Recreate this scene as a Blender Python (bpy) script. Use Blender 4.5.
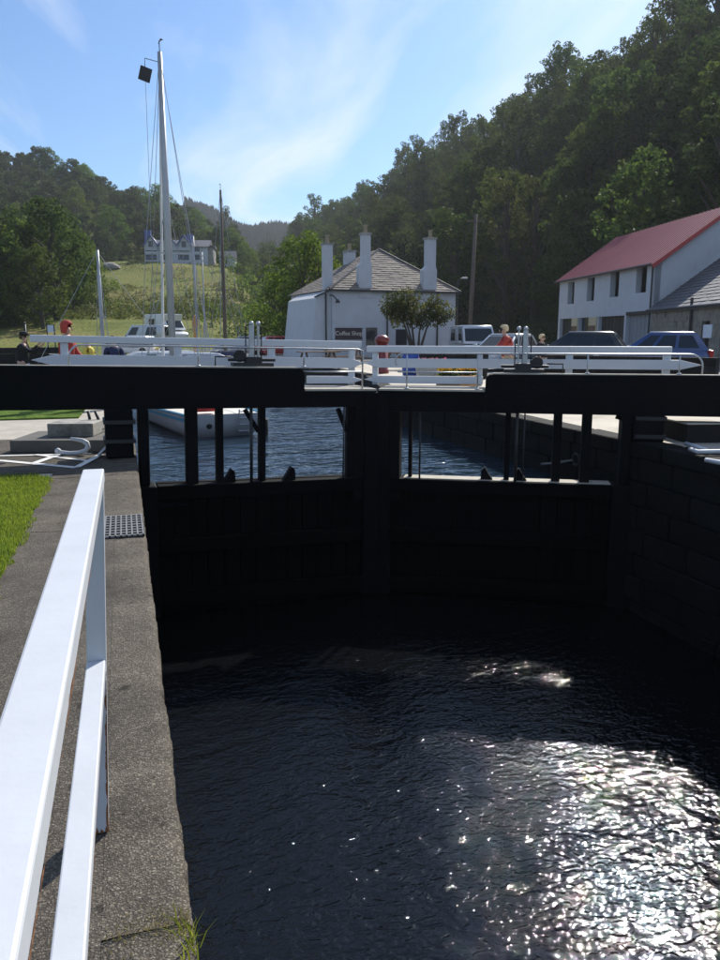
import bpy, bmesh, math, random
import numpy as np
from mathutils import Vector, Matrix
for o in list(bpy.data.objects): bpy.data.objects.remove(o)
R = math.radians
scene = bpy.context.scene
COL = scene.collection

# ------------------------------------------------------------------ camera
CAM_H, YAW, PITCH, FPX = 1.6, R(16.8), R(10.6), 776.0
cam = bpy.data.cameras.new('camera')
cam.sensor_fit = 'VERTICAL'; cam.sensor_height = 36.0; cam.sensor_width = 27.0
cam.lens = 36.0 * FPX / 960.0
cam.clip_start = 0.05; cam.clip_end = 6000
camo = bpy.data.objects.new('camera', cam); COL.objects.link(camo)
camo.location = (0, 0, CAM_H); camo.rotation_euler = (math.pi/2 - PITCH, 0, -YAW)
scene.camera = camo

# ------------------------------------------------------------------ sky and sun
SUN_AZ, SUN_EL = R(41.5), R(38.5)          # azimuth measured from +Y towards +X
world = bpy.data.worlds.new('World'); scene.world = world; world.use_nodes = True
wn = world.node_tree.nodes; wl = world.node_tree.links; wn.clear()
out = wn.new('ShaderNodeOutputWorld'); bg = wn.new('ShaderNodeBackground')
sky = wn.new('ShaderNodeTexSky'); sky.sky_type = 'NISHITA'; sky.sun_disc = False
sky.sun_elevation = SUN_EL; sky.sun_rotation = SUN_AZ
sky.air_density = 1.1; sky.dust_density = .65; sky.ozone_density = 1.5
# thin cirrus, streaked, all over the dome
tc = wn.new('ShaderNodeTexCoord'); sep = wn.new('ShaderNodeSeparateXYZ')
wl.new(tc.outputs['Generated'], sep.inputs[0])
mz = wn.new('ShaderNodeMath'); mz.operation = 'MAXIMUM'; mz.inputs[1].default_value = 0.06
wl.new(sep.outputs['Z'], mz.inputs[0])
dx = wn.new('ShaderNodeMath'); dx.operation = 'DIVIDE'; wl.new(sep.outputs['X'], dx.inputs[0]); wl.new(mz.outputs[0], dx.inputs[1])
dy = wn.new('ShaderNodeMath'); dy.operation = 'DIVIDE'; wl.new(sep.outputs['Y'], dy.inputs[0]); wl.new(mz.outputs[0], dy.inputs[1])
cmb = wn.new('ShaderNodeCombineXYZ'); wl.new(dx.outputs[0], cmb.inputs[0]); wl.new(dy.outputs[0], cmb.inputs[1])
vr = wn.new('ShaderNodeVectorRotate'); vr.rotation_type = 'Z_AXIS'; vr.inputs['Angle'].default_value = R(6); wl.new(cmb.outputs[0], vr.inputs['Vector'])
mp = wn.new('ShaderNodeMapping'); mp.inputs['Scale'].default_value = (0.95, 0.20, 1)
mp.inputs['Location'].default_value = (1.35, 0.2, 0)
wl.new(vr.outputs[0], mp.inputs[0])
nz = wn.new('ShaderNodeTexNoise'); nz.inputs['Scale'].default_value = 1.3; nz.inputs['Detail'].default_value = 7; nz.inputs['Roughness'].default_value = 0.52; nz.inputs['Distortion'].default_value = 0.5
wl.new(mp.outputs[0], nz.inputs['Vector'])
cr = wn.new('ShaderNodeMapRange'); cr.inputs['From Min'].default_value = 0.44; cr.inputs['From Max'].default_value = 0.70
cr.inputs['To Min'].default_value = 0.0; cr.inputs['To Max'].default_value = 0.88; wl.new(nz.outputs[0], cr.inputs['Value'])
mix = wn.new('ShaderNodeMix'); mix.data_type = 'RGBA'; wl.new(cr.outputs[0], mix.inputs[0])
tint = wn.new('ShaderNodeMix'); tint.data_type = 'RGBA'; tint.blend_type = 'MULTIPLY'; tint.inputs[0].default_value = 1; tint.inputs[7].default_value = (.68, .95, 1.28, 1)
wl.new(sky.outputs[0], tint.inputs[6]); wl.new(tint.outputs[2], mix.inputs[6]); mix.inputs[7].default_value = (8.4, 9.2, 10.4, 1)
wl.new(mix.outputs[2], bg.inputs[0]); bg.inputs[1].default_value = 0.085
wl.new(bg.outputs[0], out.inputs[0])
sl = bpy.data.lights.new('sun', 'SUN'); sl.energy = 5.0; sl.angle = R(0.53); sl.color = (1.0, 0.95, 0.86)
slo = bpy.data.objects.new('sun', sl); COL.objects.link(slo)
sdir = Vector((math.sin(SUN_AZ)*math.cos(SUN_EL), math.cos(SUN_AZ)*math.cos(SUN_EL), math.sin(SUN_EL)))
slo.rotation_euler = sdir.to_track_quat('Z', 'Y').to_euler()
slo.location = (30, 30, 60)
vs = scene.view_settings
vs.view_transform = 'Standard'; vs.look = 'None'; vs.gamma = 1; vs.exposure = 0.32
scene.render.film_transparent = False
cy = scene.cycles
cy.max_bounces = 6; cy.diffuse_bounces = 2; cy.glossy_bounces = 3; cy.transmission_bounces = 4; cy.transparent_max_bounces = 8
cy.use_denoising = True; cy.caustics_reflective = False; cy.caustics_refractive = False

# ------------------------------------------------------------------ pixel -> world helpers (photo pixels 720x960)
HX, HY = math.sin(YAW), math.cos(YAW)
_F = Vector((HX*math.cos(PITCH), HY*math.cos(PITCH), -math.sin(PITCH)))
_R = Vector((HY, -HX, 0)); _U = _R.cross(_F)
def ray(x, y): return _F + _R*((x-360)/FPX) + _U*((480-y)/FPX)
def W(x, y, D):
    d = ray(x, y); return Vector((0, 0, CAM_H)) + d*(D/(d.x*HX + d.y*HY))
def G(x, y, z=0.0):
    d = ray(x, y); return Vector((0, 0, CAM_H)) + d*((z-CAM_H)/d.z)
def P2(x, D):
    p = W(x, 335, D); return p.x, p.y
def project(p):
    d = Vector(p) - Vector((0, 0, CAM_H)); zc = d.dot(_F)
    if zc < .1: return None
    return 360 + FPX*d.dot(_R)/zc, 480 - FPX*d.dot(_U)/zc

# ------------------------------------------------------------------ materials
MATS = {}
def nodes_of(name):
    m = bpy.data.materials.new(name); m.use_nodes = True
    nt = m.node_tree; b = nt.nodes['Principled BSDF']
    MATS[name] = m
    return m, nt, b
def M(name, col, rough=.6, var=.15, scale=6, bump=0.0, bscale=None, metal=0.0, spec=.5, stain=None, stain_scale=2.0, stain_lo=.55, stain_hi=.7, bdist=.02, coat=0.0, rnd=0.0):
    m, nt, b = nodes_of(name); n = nt.nodes; l = nt.links
    b.inputs['Roughness'].default_value = rough; b.inputs['Metallic'].default_value = metal
    b.inputs['Specular IOR Level'].default_value = spec; b.inputs['Coat Weight'].default_value = coat
    tcx = n.new('ShaderNodeTexCoord')
    nx = n.new('ShaderNodeTexNoise'); nx.inputs['Scale'].default_value = scale; nx.inputs['Detail'].default_value = 6; nx.inputs['Roughness'].default_value = .65
    l.new(tcx.outputs['Object'], nx.inputs['Vector'])
    ramp = n.new('ShaderNodeMapRange'); ramp.inputs['From Min'].default_value = .25; ramp.inputs['From Max'].default_value = .75
    ramp.inputs['To Min'].default_value = 1-var; ramp.inputs['To Max'].default_value = 1+var
    l.new(nx.outputs[0], ramp.inputs['Value'])
    mul = n.new('ShaderNodeMix'); mul.data_type = 'RGBA'; mul.blend_type = 'MULTIPLY'; mul.inputs[0].default_value = 1
    mul.inputs[6].default_value = (*col, 1); l.new(ramp.outputs[0], mul.inputs[7])
    last = mul.outputs[2]
    if rnd:
        oi = n.new('ShaderNodeObjectInfo'); r2 = n.new('ShaderNodeMapRange'); r2.inputs['To Min'].default_value = 1-rnd; r2.inputs['To Max'].default_value = 1+rnd
        l.new(oi.outputs['Random'], r2.inputs['Value'])
        m3 = n.new('ShaderNodeMix'); m3.data_type = 'RGBA'; m3.blend_type = 'MULTIPLY'; m3.inputs[0].default_value = 1
        l.new(last, m3.inputs[6]); l.new(r2.outputs[0], m3.inputs[7]); last = m3.outputs[2]
    if stain:
        n2 = n.new('ShaderNodeTexNoise'); n2.inputs['Scale'].default_value = stain_scale; n2.inputs['Detail'].default_value = 8; n2.inputs['Roughness'].default_value = .7
        l.new(tcx.outputs['Object'], n2.inputs['Vector'])
        r3 = n.new('ShaderNodeMapRange'); r3.inputs['From Min'].default_value = stain_lo; r3.inputs['From Max'].default_value = stain_hi
        l.new(n2.outputs[0], r3.inputs['Value'])
        m4 = n.new('ShaderNodeMix'); m4.data_type = 'RGBA'; l.new(r3.outputs[0], m4.inputs[0]); l.new(last, m4.inputs[6]); m4.inputs[7].default_value = (*stain, 1)
        last = m4.outputs[2]
    l.new(last, b.inputs['Base Color'])
    if bump:
        nb = n.new('ShaderNodeTexNoise'); nb.inputs['Scale'].default_value = bscale or scale*4; nb.inputs['Detail'].default_value = 5
        l.new(tcx.outputs['Object'], nb.inputs['Vector'])
        bp = n.new('ShaderNodeBump'); bp.inputs['Strength'].default_value = bump; bp.inputs['Distance'].default_value = bdist
        l.new(nb.outputs[0], bp.inputs['Height']); l.new(bp.outputs[0], b.inputs['Normal'])
    return m

def aggregate(name, base, dark, pale, pscale=70, bump=.8, moss=None):
    """exposed aggregate concrete: pebbles of two sizes in a darker matrix"""
    m, nt, b = nodes_of(name); n = nt.nodes; l = nt.links
    b.inputs['Roughness'].default_value = .9; b.inputs['Specular IOR Level'].default_value = .25
    t = n.new('ShaderNodeTexCoord')
    wv = n.new('ShaderNodeTexNoise'); wv.inputs['Scale'].default_value = 25; l.new(t.outputs['Object'], wv.inputs['Vector'])
    add = n.new('ShaderNodeMix'); add.data_type = 'RGBA'; add.blend_type = 'LINEAR_LIGHT'; add.inputs[0].default_value = .012
    l.new(t.outputs['Object'], add.inputs[6]); l.new(wv.outputs['Color'], add.inputs[7])
    v = n.new('ShaderNodeTexVoronoi'); v.inputs['Scale'].default_value = pscale; l.new(add.outputs[2], v.inputs['Vector'])
    v2 = n.new('ShaderNodeTexVoronoi'); v2.inputs['Scale'].default_value = pscale*2.4; l.new(add.outputs[2], v2.inputs['Vector'])
    sepc = n.new('ShaderNodeSeparateColor'); l.new(v.outputs['Color'], sepc.inputs[0])
    rp = n.new('ShaderNodeValToRGB'); e = rp.color_ramp.elements
    e[0].position = 0; e[0].color = (*dark, 1); e[1].position = .55; e[1].color = (*base, 1)
    x = e.new(.8); x.color = (*[c*1.35 for c in base], 1); x = e.new(.97); x.color = (*pale, 1)
    l.new(sepc.outputs[0], rp.inputs[0])
    # matrix between pebbles
    edge = n.new('ShaderNodeMapRange'); edge.inputs['From Min'].default_value = .25; edge.inputs['From Max'].default_value = .62; l.new(v.outputs['Distance'], edge.inputs['Value'])
    m1 = n.new('ShaderNodeMix'); m1.data_type = 'RGBA'; l.new(edge.outputs[0], m1.inputs[0]); l.new(rp.outputs[0], m1.inputs[6]); m1.inputs[7].default_value = (*dark, 1)
    big = n.new('ShaderNodeTexNoise'); big.inputs['Scale'].default_value = 1.7; big.inputs['Detail'].default_value = 9; big.inputs['Roughness'].default_value = .72; l.new(t.outputs['Object'], big.inputs['Vector'])
    br = n.new('ShaderNodeMapRange'); br.inputs['From Min'].default_value = .3; br.inputs['From Max'].default_value = .7; br.inputs['To Min'].default_value = .5; br.inputs['To Max'].default_value = 1.5; l.new(big.outputs[0], br.inputs['Value'])
    m2 = n.new('ShaderNodeMix'); m2.data_type = 'RGBA'; m2.blend_type = 'MULTIPLY'; m2.inputs[0].default_value = 1; l.new(m1.outputs[2], m2.inputs[6]); l.new(br.outputs[0], m2.inputs[7])
    last = m2.outputs[2]
    # dark lichen spots
    sp = n.new('ShaderNodeTexNoise'); sp.inputs['Scale'].default_value = 9; sp.inputs['Detail'].default_value = 3; l.new(t.outputs['Object'], sp.inputs['Vector'])
    sr = n.new('ShaderNodeMapRange'); sr.inputs['From Min'].default_value = .66; sr.inputs['From Max'].default_value = .72; l.new(sp.outputs[0], sr.inputs['Value'])
    m5 = n.new('ShaderNodeMix'); m5.data_type = 'RGBA'; l.new(sr.outputs[0], m5.inputs[0]); l.new(last, m5.inputs[6]); m5.inputs[7].default_value = (*(moss or [c*.45 for c in dark]), 1)
    l.new(m5.outputs[2], b.inputs['Base Color'])
    hs = n.new('ShaderNodeMath'); hs.operation = 'MULTIPLY_ADD'; hs.inputs[1].default_value = .5; l.new(v2.outputs['Distance'], hs.inputs[0]); l.new(v.outputs['Distance'], hs.inputs[2])
    bp = n.new('ShaderNodeBump'); bp.invert = True; bp.inputs['Strength'].default_value = bump; bp.inputs['Distance'].default_value = .008
    l.new(hs.outputs[0], bp.inputs['Height']); l.new(bp.outputs[0], b.inputs['Normal'])
    return m

def leafmat(name, c1, c2, trans=.52, rnd=.24):
    m, nt, b = nodes_of(name); n = nt.nodes; l = nt.links
    n.remove(b); o_ = n['Material Output']
    oi = n.new('ShaderNodeObjectInfo'); geo = n.new('ShaderNodeNewGeometry')
    rp = n.new('ShaderNodeMix'); rp.data_type = 'RGBA'; l.new(geo.outputs['Random Per Island'], rp.inputs[0])
    rp.inputs[6].default_value = (*c1, 1); rp.inputs[7].default_value = (*c2, 1)
    mr = n.new('ShaderNodeMapRange'); mr.inputs['To Min'].default_value = 1-rnd; mr.inputs['To Max'].default_value = 1+rnd; l.new(oi.outputs['Random'], mr.inputs['Value'])
    mu = n.new('ShaderNodeMix'); mu.data_type = 'RGBA'; mu.blend_type = 'MULTIPLY'; mu.inputs[0].default_value = 1; l.new(rp.outputs[2], mu.inputs[6]); l.new(mr.outputs[0], mu.inputs[7])
    hsv = n.new('ShaderNodeHueSaturation'); mh = n.new('ShaderNodeMapRange'); mh.inputs['To Min'].default_value = .475; mh.inputs['To Max'].default_value = .508
    ml = n.new('ShaderNodeMath'); ml.operation = 'MULTIPLY'; ml.inputs[1].default_value = 7.31; fr = n.new('ShaderNodeMath'); fr.operation = 'FRACT'
    l.new(oi.outputs['Random'], ml.inputs[0]); l.new(ml.outputs[0], fr.inputs[0]); l.new(fr.outputs[0], mh.inputs['Value']); l.new(mh.outputs[0], hsv.inputs['Hue']); l.new(mu.outputs[2], hsv.inputs['Color'])
    d = n.new('ShaderNodeBsdfDiffuse'); tr = n.new('ShaderNodeBsdfTranslucent'); mx = n.new('ShaderNodeMixShader'); mx.inputs[0].default_value = trans
    l.new(hsv.outputs[0], d.inputs[0])
    hs2 = n.new('ShaderNodeHueSaturation'); hs2.inputs['Hue'].default_value = .488; hs2.inputs['Saturation'].default_value = 1.1; hs2.inputs['Value'].default_value = 1.25; l.new(hsv.outputs[0], hs2.inputs['Color'])
    l.new(hs2.outputs[0], tr.inputs[0]); l.new(d.outputs[0], mx.inputs[1]); l.new(tr.outputs[0], mx.inputs[2])
    gl = n.new('ShaderNodeBsdfGlossy'); gl.inputs['Roughness'].default_value = .45; mg = n.new('ShaderNodeMixShader'); mg.inputs[0].default_value = .012
    gl.inputs[0].default_value = (.8, .8, .8, 1)
    l.new(mx.outputs[0], mg.inputs[1]); l.new(gl.outputs[0], mg.inputs[2]); l.new(mg.outputs[0], o_.inputs[0])
    return m

def water_mat(name, amp, s1, base, rough=.02):
    m, nt, b = nodes_of(name); n = nt.nodes; l = nt.links
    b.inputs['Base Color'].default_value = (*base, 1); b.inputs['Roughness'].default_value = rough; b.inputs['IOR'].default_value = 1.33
    t = n.new('ShaderNodeTexCoord'); mp = n.new('ShaderNodeMapping'); mp.inputs['Rotation'].default_value = (0, 0, R(-25)); mp.inputs['Scale'].default_value = (.62, 1.0, 1)
    l.new(t.outputs['Object'], mp.inputs[0])
    prev = None
    for k, (sc, am, ds) in enumerate(((s1, 1.0, .9), (s1*2.7, .34, .5), (s1*.34, 1.5, .4))):
        nz = n.new('ShaderNodeTexNoise'); nz.inputs['Scale'].default_value = sc; nz.inputs['Detail'].default_value = 2.2; nz.inputs['Distortion'].default_value = ds
        l.new(mp.outputs[0], nz.inputs['Vector'])
        ma = n.new('ShaderNodeMath'); ma.operation = 'MULTIPLY_ADD'; ma.inputs[1].default_value = am; l.new(nz.outputs[0], ma.inputs[0])
        if prev: l.new(prev.outputs[0], ma.inputs[2])
        else: ma.inputs[2].default_value = 0
        prev = ma
    bp = n.new('ShaderNodeBump'); bp.inputs['Strength'].default_value = 1.0; bp.inputs['Distance'].default_value = amp
    l.new(prev.outputs[0], bp.inputs['Height']); l.new(bp.outputs[0], b.inputs['Normal'])
    return m

aggregate('path_aggregate', (.148, .128, .102), (.07, .06, .049), (.23, .20, .162), 125, .6)
aggregate('coping_aggregate', (.178, .154, .122), (.078, .067, .053), (.27, .235, .19), 125, .65)
M('gravel_pale', (.42, .38, .32), .95, .2, 3, .5, 60)
M('tarmac', (.13, .125, .12), .9, .2, 2, .4, 60)
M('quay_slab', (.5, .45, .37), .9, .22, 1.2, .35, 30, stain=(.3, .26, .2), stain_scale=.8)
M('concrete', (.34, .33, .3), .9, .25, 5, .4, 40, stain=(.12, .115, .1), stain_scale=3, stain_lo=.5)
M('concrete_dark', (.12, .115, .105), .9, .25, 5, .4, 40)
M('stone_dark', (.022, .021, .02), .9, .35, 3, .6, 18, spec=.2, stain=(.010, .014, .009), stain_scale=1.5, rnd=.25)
M('stone_shaded', (.010, .010, .0095), .85, .4, 3, .6, 18, spec=.15, stain=(.005, .007, .0045), stain_scale=1.5, rnd=.3)  # near-black copy of stone_dark, the chamber's shade put into its colour
M('stone_tan', (.26, .235, .2), .9, .3, 2, .5, 14, stain=(.13, .12, .1), stain_scale=1.2)
M('black_timber', (.0028, .003, .0042), .7, .35, 3, .35, 25, spec=.12, stain=(.005, .005, .005), stain_scale=2.5, stain_lo=.58, stain_hi=.75)
M('black_timber_wet', (.0022, .0023, .0026), .75, .35, 4, .4, 20, spec=.08, stain=(.0035, .0038, .0032), stain_scale=1.2)
M('deck_timber', (.46, .42, .35), .85, .25, 8, .3, 40)
M('black_iron', (.015, .015, .017), .5, .3, 8, .2, 40, stain=(.05, .028, .016), stain_scale=5, stain_lo=.62)
M('white_paint', (.53, .55, .585), .5, .08, 5, .12, 60, stain=(.36, .26, .18), stain_scale=11, stain_lo=.65, stain_hi=.74, bdist=.004)
M('white_gate_paint', (.62, .645, .68), .5, .05, 3, .06, 30, stain=(.5, .48, .44), stain_scale=3, stain_lo=.62, stain_hi=.8)
M('white_line', (.7, .7, .68), .8, .1, 10, .3, 60, stain=(.25, .24, .22), stain_scale=14, stain_lo=.58, stain_hi=.66)
M('rust', (.22, .085, .03), .9, .4, 25, .5, 80)
M('galvanised', (.48, .5, .52), .4, .15, 10, metal=.7)
M('grate_iron', (.2, .2, .2), .6, .2, 20, .2, 60, metal=.3)
M('harling', (.52, .545, .58), .95, .06, 1.5, .5, 30, stain=(.43, .43, .42), stain_scale=.7, stain_lo=.55, stain_hi=.8)
M('slate', (.155, .13, .115), .8, .3, 3, .4, 10, stain=(.30, .255, .19), stain_scale=2.2, stain_lo=.5, stain_hi=.72, rnd=.3)
M('slate_dark', (.085, .085, .095), .55, .25, 3, .4, 10, rnd=.3)
M('red_roof', (.34, .095, .115), .6, .1, .6, .1, 4, stain=(.28, .1, .1), stain_scale=.5, stain_lo=.6)
M('red_trim', (.4, .05, .05), .5)
M('dark_wood', (.018, .015, .015), .6, .3, 4)
M('cream_paint', (.55, .47, .3), .7)
M('grey_door', (.25, .27, .3), .6)
M('window_glass', (.03, .035, .04), .06, .05, 2)
M('frame_white', (.75, .76, .78), .5, .05)
M('lead_pipe', (.03, .032, .035), .5)
M('pot_clay', (.3, .25, .17), .8)
M('sign_board', (.05, .035, .04), .5); M('sign_letters', (.75, .7, .62), .6)
M('notice_paper', (.7, .75, .82), .6)
M('blue_trim', (.04, .08, .26), .5)
M('bark', (.06, .052, .042), .95, .3, 6, .5, 20); M('bark_pale', (.15, .14, .12), .95, .3, 6)
M('pole_wood', (.11, .09, .075), .9, .25, 4)
M('rock', (.3, .28, .26), .9, .3, 1.5, .6, 5)
M('hull_white', (.56, .58, .61), .3, .05, 1, coat=.3); M('hull_blue', (.05, .33, .5), .35); M('antifoul', (.09, .025, .02), .7)
M('deck_cream', (.66, .63, .56), .6); M('navy_canvas', (.02, .03, .08), .8); M('red_canvas', (.5, .04, .03), .8)
M('alloy', (.42, .44, .46), .5, .08, 4, metal=.35); M('steel_wire', (.3, .31, .33), .4, metal=.6)
M('rubber', (.015, .015, .015), .8); M('car_glass', (.02, .025, .03), .04, 0, 1)
for nm, c in (('car_black', (.008, .009, .011)), ('car_blue', (.012, .05, .19)), ('car_silver', (.45, .47, .49)), ('car_white', (.72, .73, .74)), ('car_red', (.4, .02, .02)), ('car_grey', (.18, .2, .22))):
    M(nm, c, .28, .03, 1, coat=.8, metal=.3 if 'silver' in nm else 0)
M('tail_red', (.5, .01, .01), .2); M('lamp_clear', (.7, .72, .75), .1); M('plate_yellow', (.75, .6, .05), .4)
M('skin', (.52, .32, .24), .6); M('hair_blond', (.62, .5, .3), .8); M('hair_brown', (.09, .05, .03), .8); M('cloth_red', (.40, .05, .04), .85, .12, 8)
M('cloth_black', (.014, .014, .018), .9); M('cloth_navy', (.02, .03, .08), .9); M('cloth_yellow', (.72, .6, .1), .85); M('cloth_jeans', (.05, .08, .2), .9); M('cloth_khaki', (.36, .31, .23), .9); M('cloth_white', (.7, .7, .7), .9)
M('pillar_red', (.2, .018, .015), .35, coat=.3); M('amber', (.55, .24, .04), .6); M('yellow_paint', (.75, .48, .04), .6); M('blue_plastic', (.02, .07, .35), .5); M('bench_wood', (.16, .1, .06), .8)
leafmat('leaf_oak', (.034, .062, .017), (.068, .102, .028), .5); leafmat('leaf_bright', (.058, .11, .024), (.11, .165, .04)); leafmat('leaf_dark', (.031, .055, .019), (.06, .086, .03), .5); leafmat('leaf_lime', (.085, .14, .024), (.13, .18, .04)); leafmat('leaf_olive', (.036, .056, .018), (.07, .086, .03), .48)
leafmat('leaf_conifer', (.012, .03, .014), (.025, .048, .022), .2); leafmat('leaf_bracken', (.05, .085, .022), (.10, .115, .04)); leafmat('leaf_shrub', (.045, .075, .02), (.11, .12, .045))
leafmat('grass_blade', (.13, .20, .03), (.24, .30, .06), .5, 0); leafmat('leaf_rough', (.09, .11, .03), (.17, .165, .06), .4); leafmat('grass_dry', (.16, .15, .05), (.30, .26, .12), .4, 0); leafmat('petal_yellow', (.75, .5, .03), (.8, .6, .06), .3, 0); leafmat('petal_pink', (.6, .12, .2), (.7, .3, .35), .3, 0)
def grassmat(name, a, b_, c):
    m, nt, b = nodes_of(name); n = nt.nodes; l = nt.links; b.inputs['Roughness'].default_value = .95; b.inputs['Specular IOR Level'].default_value = .1
    t = n.new('ShaderNodeTexCoord')
    n1 = n.new('ShaderNodeTexNoise'); n1.inputs['Scale'].default_value = .08; n1.inputs['Detail'].default_value = 9; n1.inputs['Roughness'].default_value = .7; l.new(t.outputs['Object'], n1.inputs['Vector'])
    rp = n.new('ShaderNodeValToRGB'); e = rp.color_ramp.elements; e[0].position = .36; e[0].color = (*a, 1); e[1].position = .5; e[1].color = (*b_, 1); x = e.new(.64); x.color = (*c, 1)
    l.new(n1.outputs[0], rp.inputs[0]); l.new(rp.outputs[0], b.inputs['Base Color'])
    n2 = n.new('ShaderNodeTexNoise'); n2.inputs['Scale'].default_value = 2.5; n2.inputs['Detail'].default_value = 6; l.new(t.outputs['Object'], n2.inputs['Vector'])
    bp = n.new('ShaderNodeBump'); bp.inputs['Strength'].default_value = .8; bp.inputs['Distance'].default_value = .4; l.new(n2.outputs[0], bp.inputs['Height']); l.new(bp.outputs[0], b.inputs['Normal'])
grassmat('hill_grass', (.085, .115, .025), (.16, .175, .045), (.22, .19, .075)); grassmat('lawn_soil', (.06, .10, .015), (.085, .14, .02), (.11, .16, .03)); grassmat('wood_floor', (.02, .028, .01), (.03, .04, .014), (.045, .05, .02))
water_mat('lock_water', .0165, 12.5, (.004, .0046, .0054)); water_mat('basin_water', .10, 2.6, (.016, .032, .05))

# ------------------------------------------------------------------ mesh helpers
class MB:
    def __init__(s): s.v = []; s.f = []; s.mi = []; s.m = 0
    def add(s, vs_, fs):
        k = len(s.v); s.v += [tuple(v) for v in vs_]; s.f += [tuple(i+k for i in f) for f in fs]; s.mi += [s.m]*len(fs); return s
    def box(s, c, sz, rz=0.0, tilt=0.0):
        hx, hy, hz = sz[0]/2, sz[1]/2, sz[2]/2
        mt = Matrix.Translation(c) @ Matrix.Rotation(rz, 4, 'Z') @ Matrix.Rotation(tilt, 4, 'X')
        vs_ = [mt @ Vector((a*hx, b*hy, d*hz)) for d in (-1, 1) for a, b in ((-1, -1), (1, -1), (1, 1), (-1, 1))]
        return s.add(vs_, [(3, 2, 1, 0), (4, 5, 6, 7), (0, 1, 5, 4), (1, 2, 6, 5), (2, 3, 7, 6), (3, 0, 4, 7)])
    def b2(s, x0, x1, y0, y1, z0, z1): return s.box(((x0+x1)/2, (y0+y1)/2, (z0+z1)/2), (abs(x1-x0), abs(y1-y0), abs(z1-z0)))
    def bar(s, p, q, w, h=None, up=(0, 0, 1)):
        p, q = Vector(p), Vector(q); h = h or w; d = (q-p).normalized(); up = Vector(up)
        if abs(d.dot(up)) > .98: up = Vector((1, 0, 0))
        a = d.cross(up).normalized(); b = a.cross(d)
        vs_ = [c + a*(i*w/2) + b*(j*h/2) for c in (p, q) for i, j in ((-1, -1), (1, -1), (1, 1), (-1, 1))]
        return s.add(vs_, [(0, 1, 2, 3), (7, 6, 5, 4), (0, 4, 5, 1), (1, 5, 6, 2), (2, 6, 7, 3), (3, 7, 4, 0)])
    def tube(s, pts, r, n=8, caps=True):
        pts = [Vector(p) for p in pts]; rs = r if isinstance(r, (list, tuple)) else [r]*len(pts)
        rings = []; prev = None
        for i, p in enumerate(pts):
            d = (pts[min(i+1, len(pts)-1)] - pts[max(i-1, 0)]).normalized()
            if prev is None:
                a = d.cross(Vector((0, 0, 1)) if abs(d.z) < .9 else Vector((1, 0, 0))).normalized()
            else: a = (prev - d*prev.dot(d)).normalized()
            prev = a; b = d.cross(a)
            rings.append([p + (a*math.cos(t)+b*math.sin(t))*rs[i] for t in [2*math.pi*k/n for k in range(n)]])
        vs_ = [v for rg in rings for v in rg]; fs = []
        for i in range(len(pts)-1):
            for k in range(n): fs.append((i*n+k, i*n+(k+1) % n, (i+1)*n+(k+1) % n, (i+1)*n+k))
        if caps: fs.append(tuple(range(n))[::-1]); fs.append(tuple((len(pts)-1)*n+k for k in range(n)))
        return s.add(vs_, fs)
    def lathe(s, prof, c=(0, 0, 0), n=16, axis='Z'):
        vs_ = []; fs = []
        for r, z in prof:
            for k in range(n):
                t = 2*math.pi*k/n; a, b = r*math.cos(t), r*math.sin(t)
                p = (a, b, z) if axis == 'Z' else ((z, a, b) if axis == 'X' else (a, z, b))
                vs_.append((p[0]+c[0], p[1]+c[1], p[2]+c[2]))
        m_ = len(prof)
        for i in range(m_-1):
            for k in range(n): fs.append((i*n+k, i*n+(k+1) % n, (i+1)*n+(k+1) % n, (i+1)*n+k))
        fs.append(tuple(range(n))[::-1]); fs.append(tuple((m_-1)*n+k for k in range(n)))
        return s.add(vs_, fs)
    def prism(s, poly, z0, z1):
        n = len(poly); vs_ = [(x, y, z0) for x, y in poly] + [(x, y, z1) for x, y in poly]
        return s.add(vs_, [tuple(range(n))[::-1], tuple(range(n, 2*n))] + [(i, (i+1) % n, (i+1) % n+n, i+n) for i in range(n)])
    def solid(s, a, b):
        """loft between two equal polygons given as 3-D points"""
        n = len(a); return s.add(list(a)+list(b), [tuple(range(n))[::-1], tuple(range(n, 2*n))] + [(i, (i+1) % n, (i+1) % n+n, i+n) for i in range(n)])
    def poly(s, pts): return s.add(pts, [tuple(range(len(pts)))])
    def mesh(s, name, mats):
        me = bpy.data.meshes.new(name); me.from_pydata(s.v, [], s.f)
        for m in ([mats] if isinstance(mats, str) else mats): me.materials.append(MATS[m])
        if not isinstance(mats, str): me.polygons.foreach_set('material_index', s.mi)
        bm = bmesh.new(); bm.from_mesh(me); bmesh.ops.recalc_face_normals(bm, faces=bm.faces); bm.to_mesh(me); bm.free()
        return me
    def build(s, name, mats, parent=None, smooth=False, bevel=0.0):
        return link(name, s.mesh(name, mats), parent, smooth, bevel)
def link(name, me, parent=None, smooth=False, bevel=0.0):
    o = bpy.data.objects.new(name, me); COL.objects.link(o)
    if parent: o.parent = parent
    if smooth: me.polygons.foreach_set('use_smooth', [True]*len(me.polygons))
    if bevel:
        bv = o.modifiers.new('bevel', 'BEVEL'); bv.width = bevel; bv.segments = 2; bv.limit_method = 'ANGLE'; bv.angle_limit = R(40)
    return o
def empty(name, loc=(0, 0, 0), rz=0.0):
    o = bpy.data.objects.new(name, None); COL.objects.link(o); o.location = loc; o.rotation_euler = (0, 0, rz); o.empty_display_size = .2
    return o
def tag(o, label=None, cat=None, group=None, kind=None):
    if label: o['label'] = label
    if cat: o['category'] = cat
    if group: o['group'] = group
    if kind: o['kind'] = kind
    return o
def copy_tree(o, parent=None):
    c = o.copy(); COL.objects.link(c); c.parent = parent
    for ch in o.children: copy_tree(ch, c)
    return c
rng = random.Random(7); nrng = np.random.default_rng(11)
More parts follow.
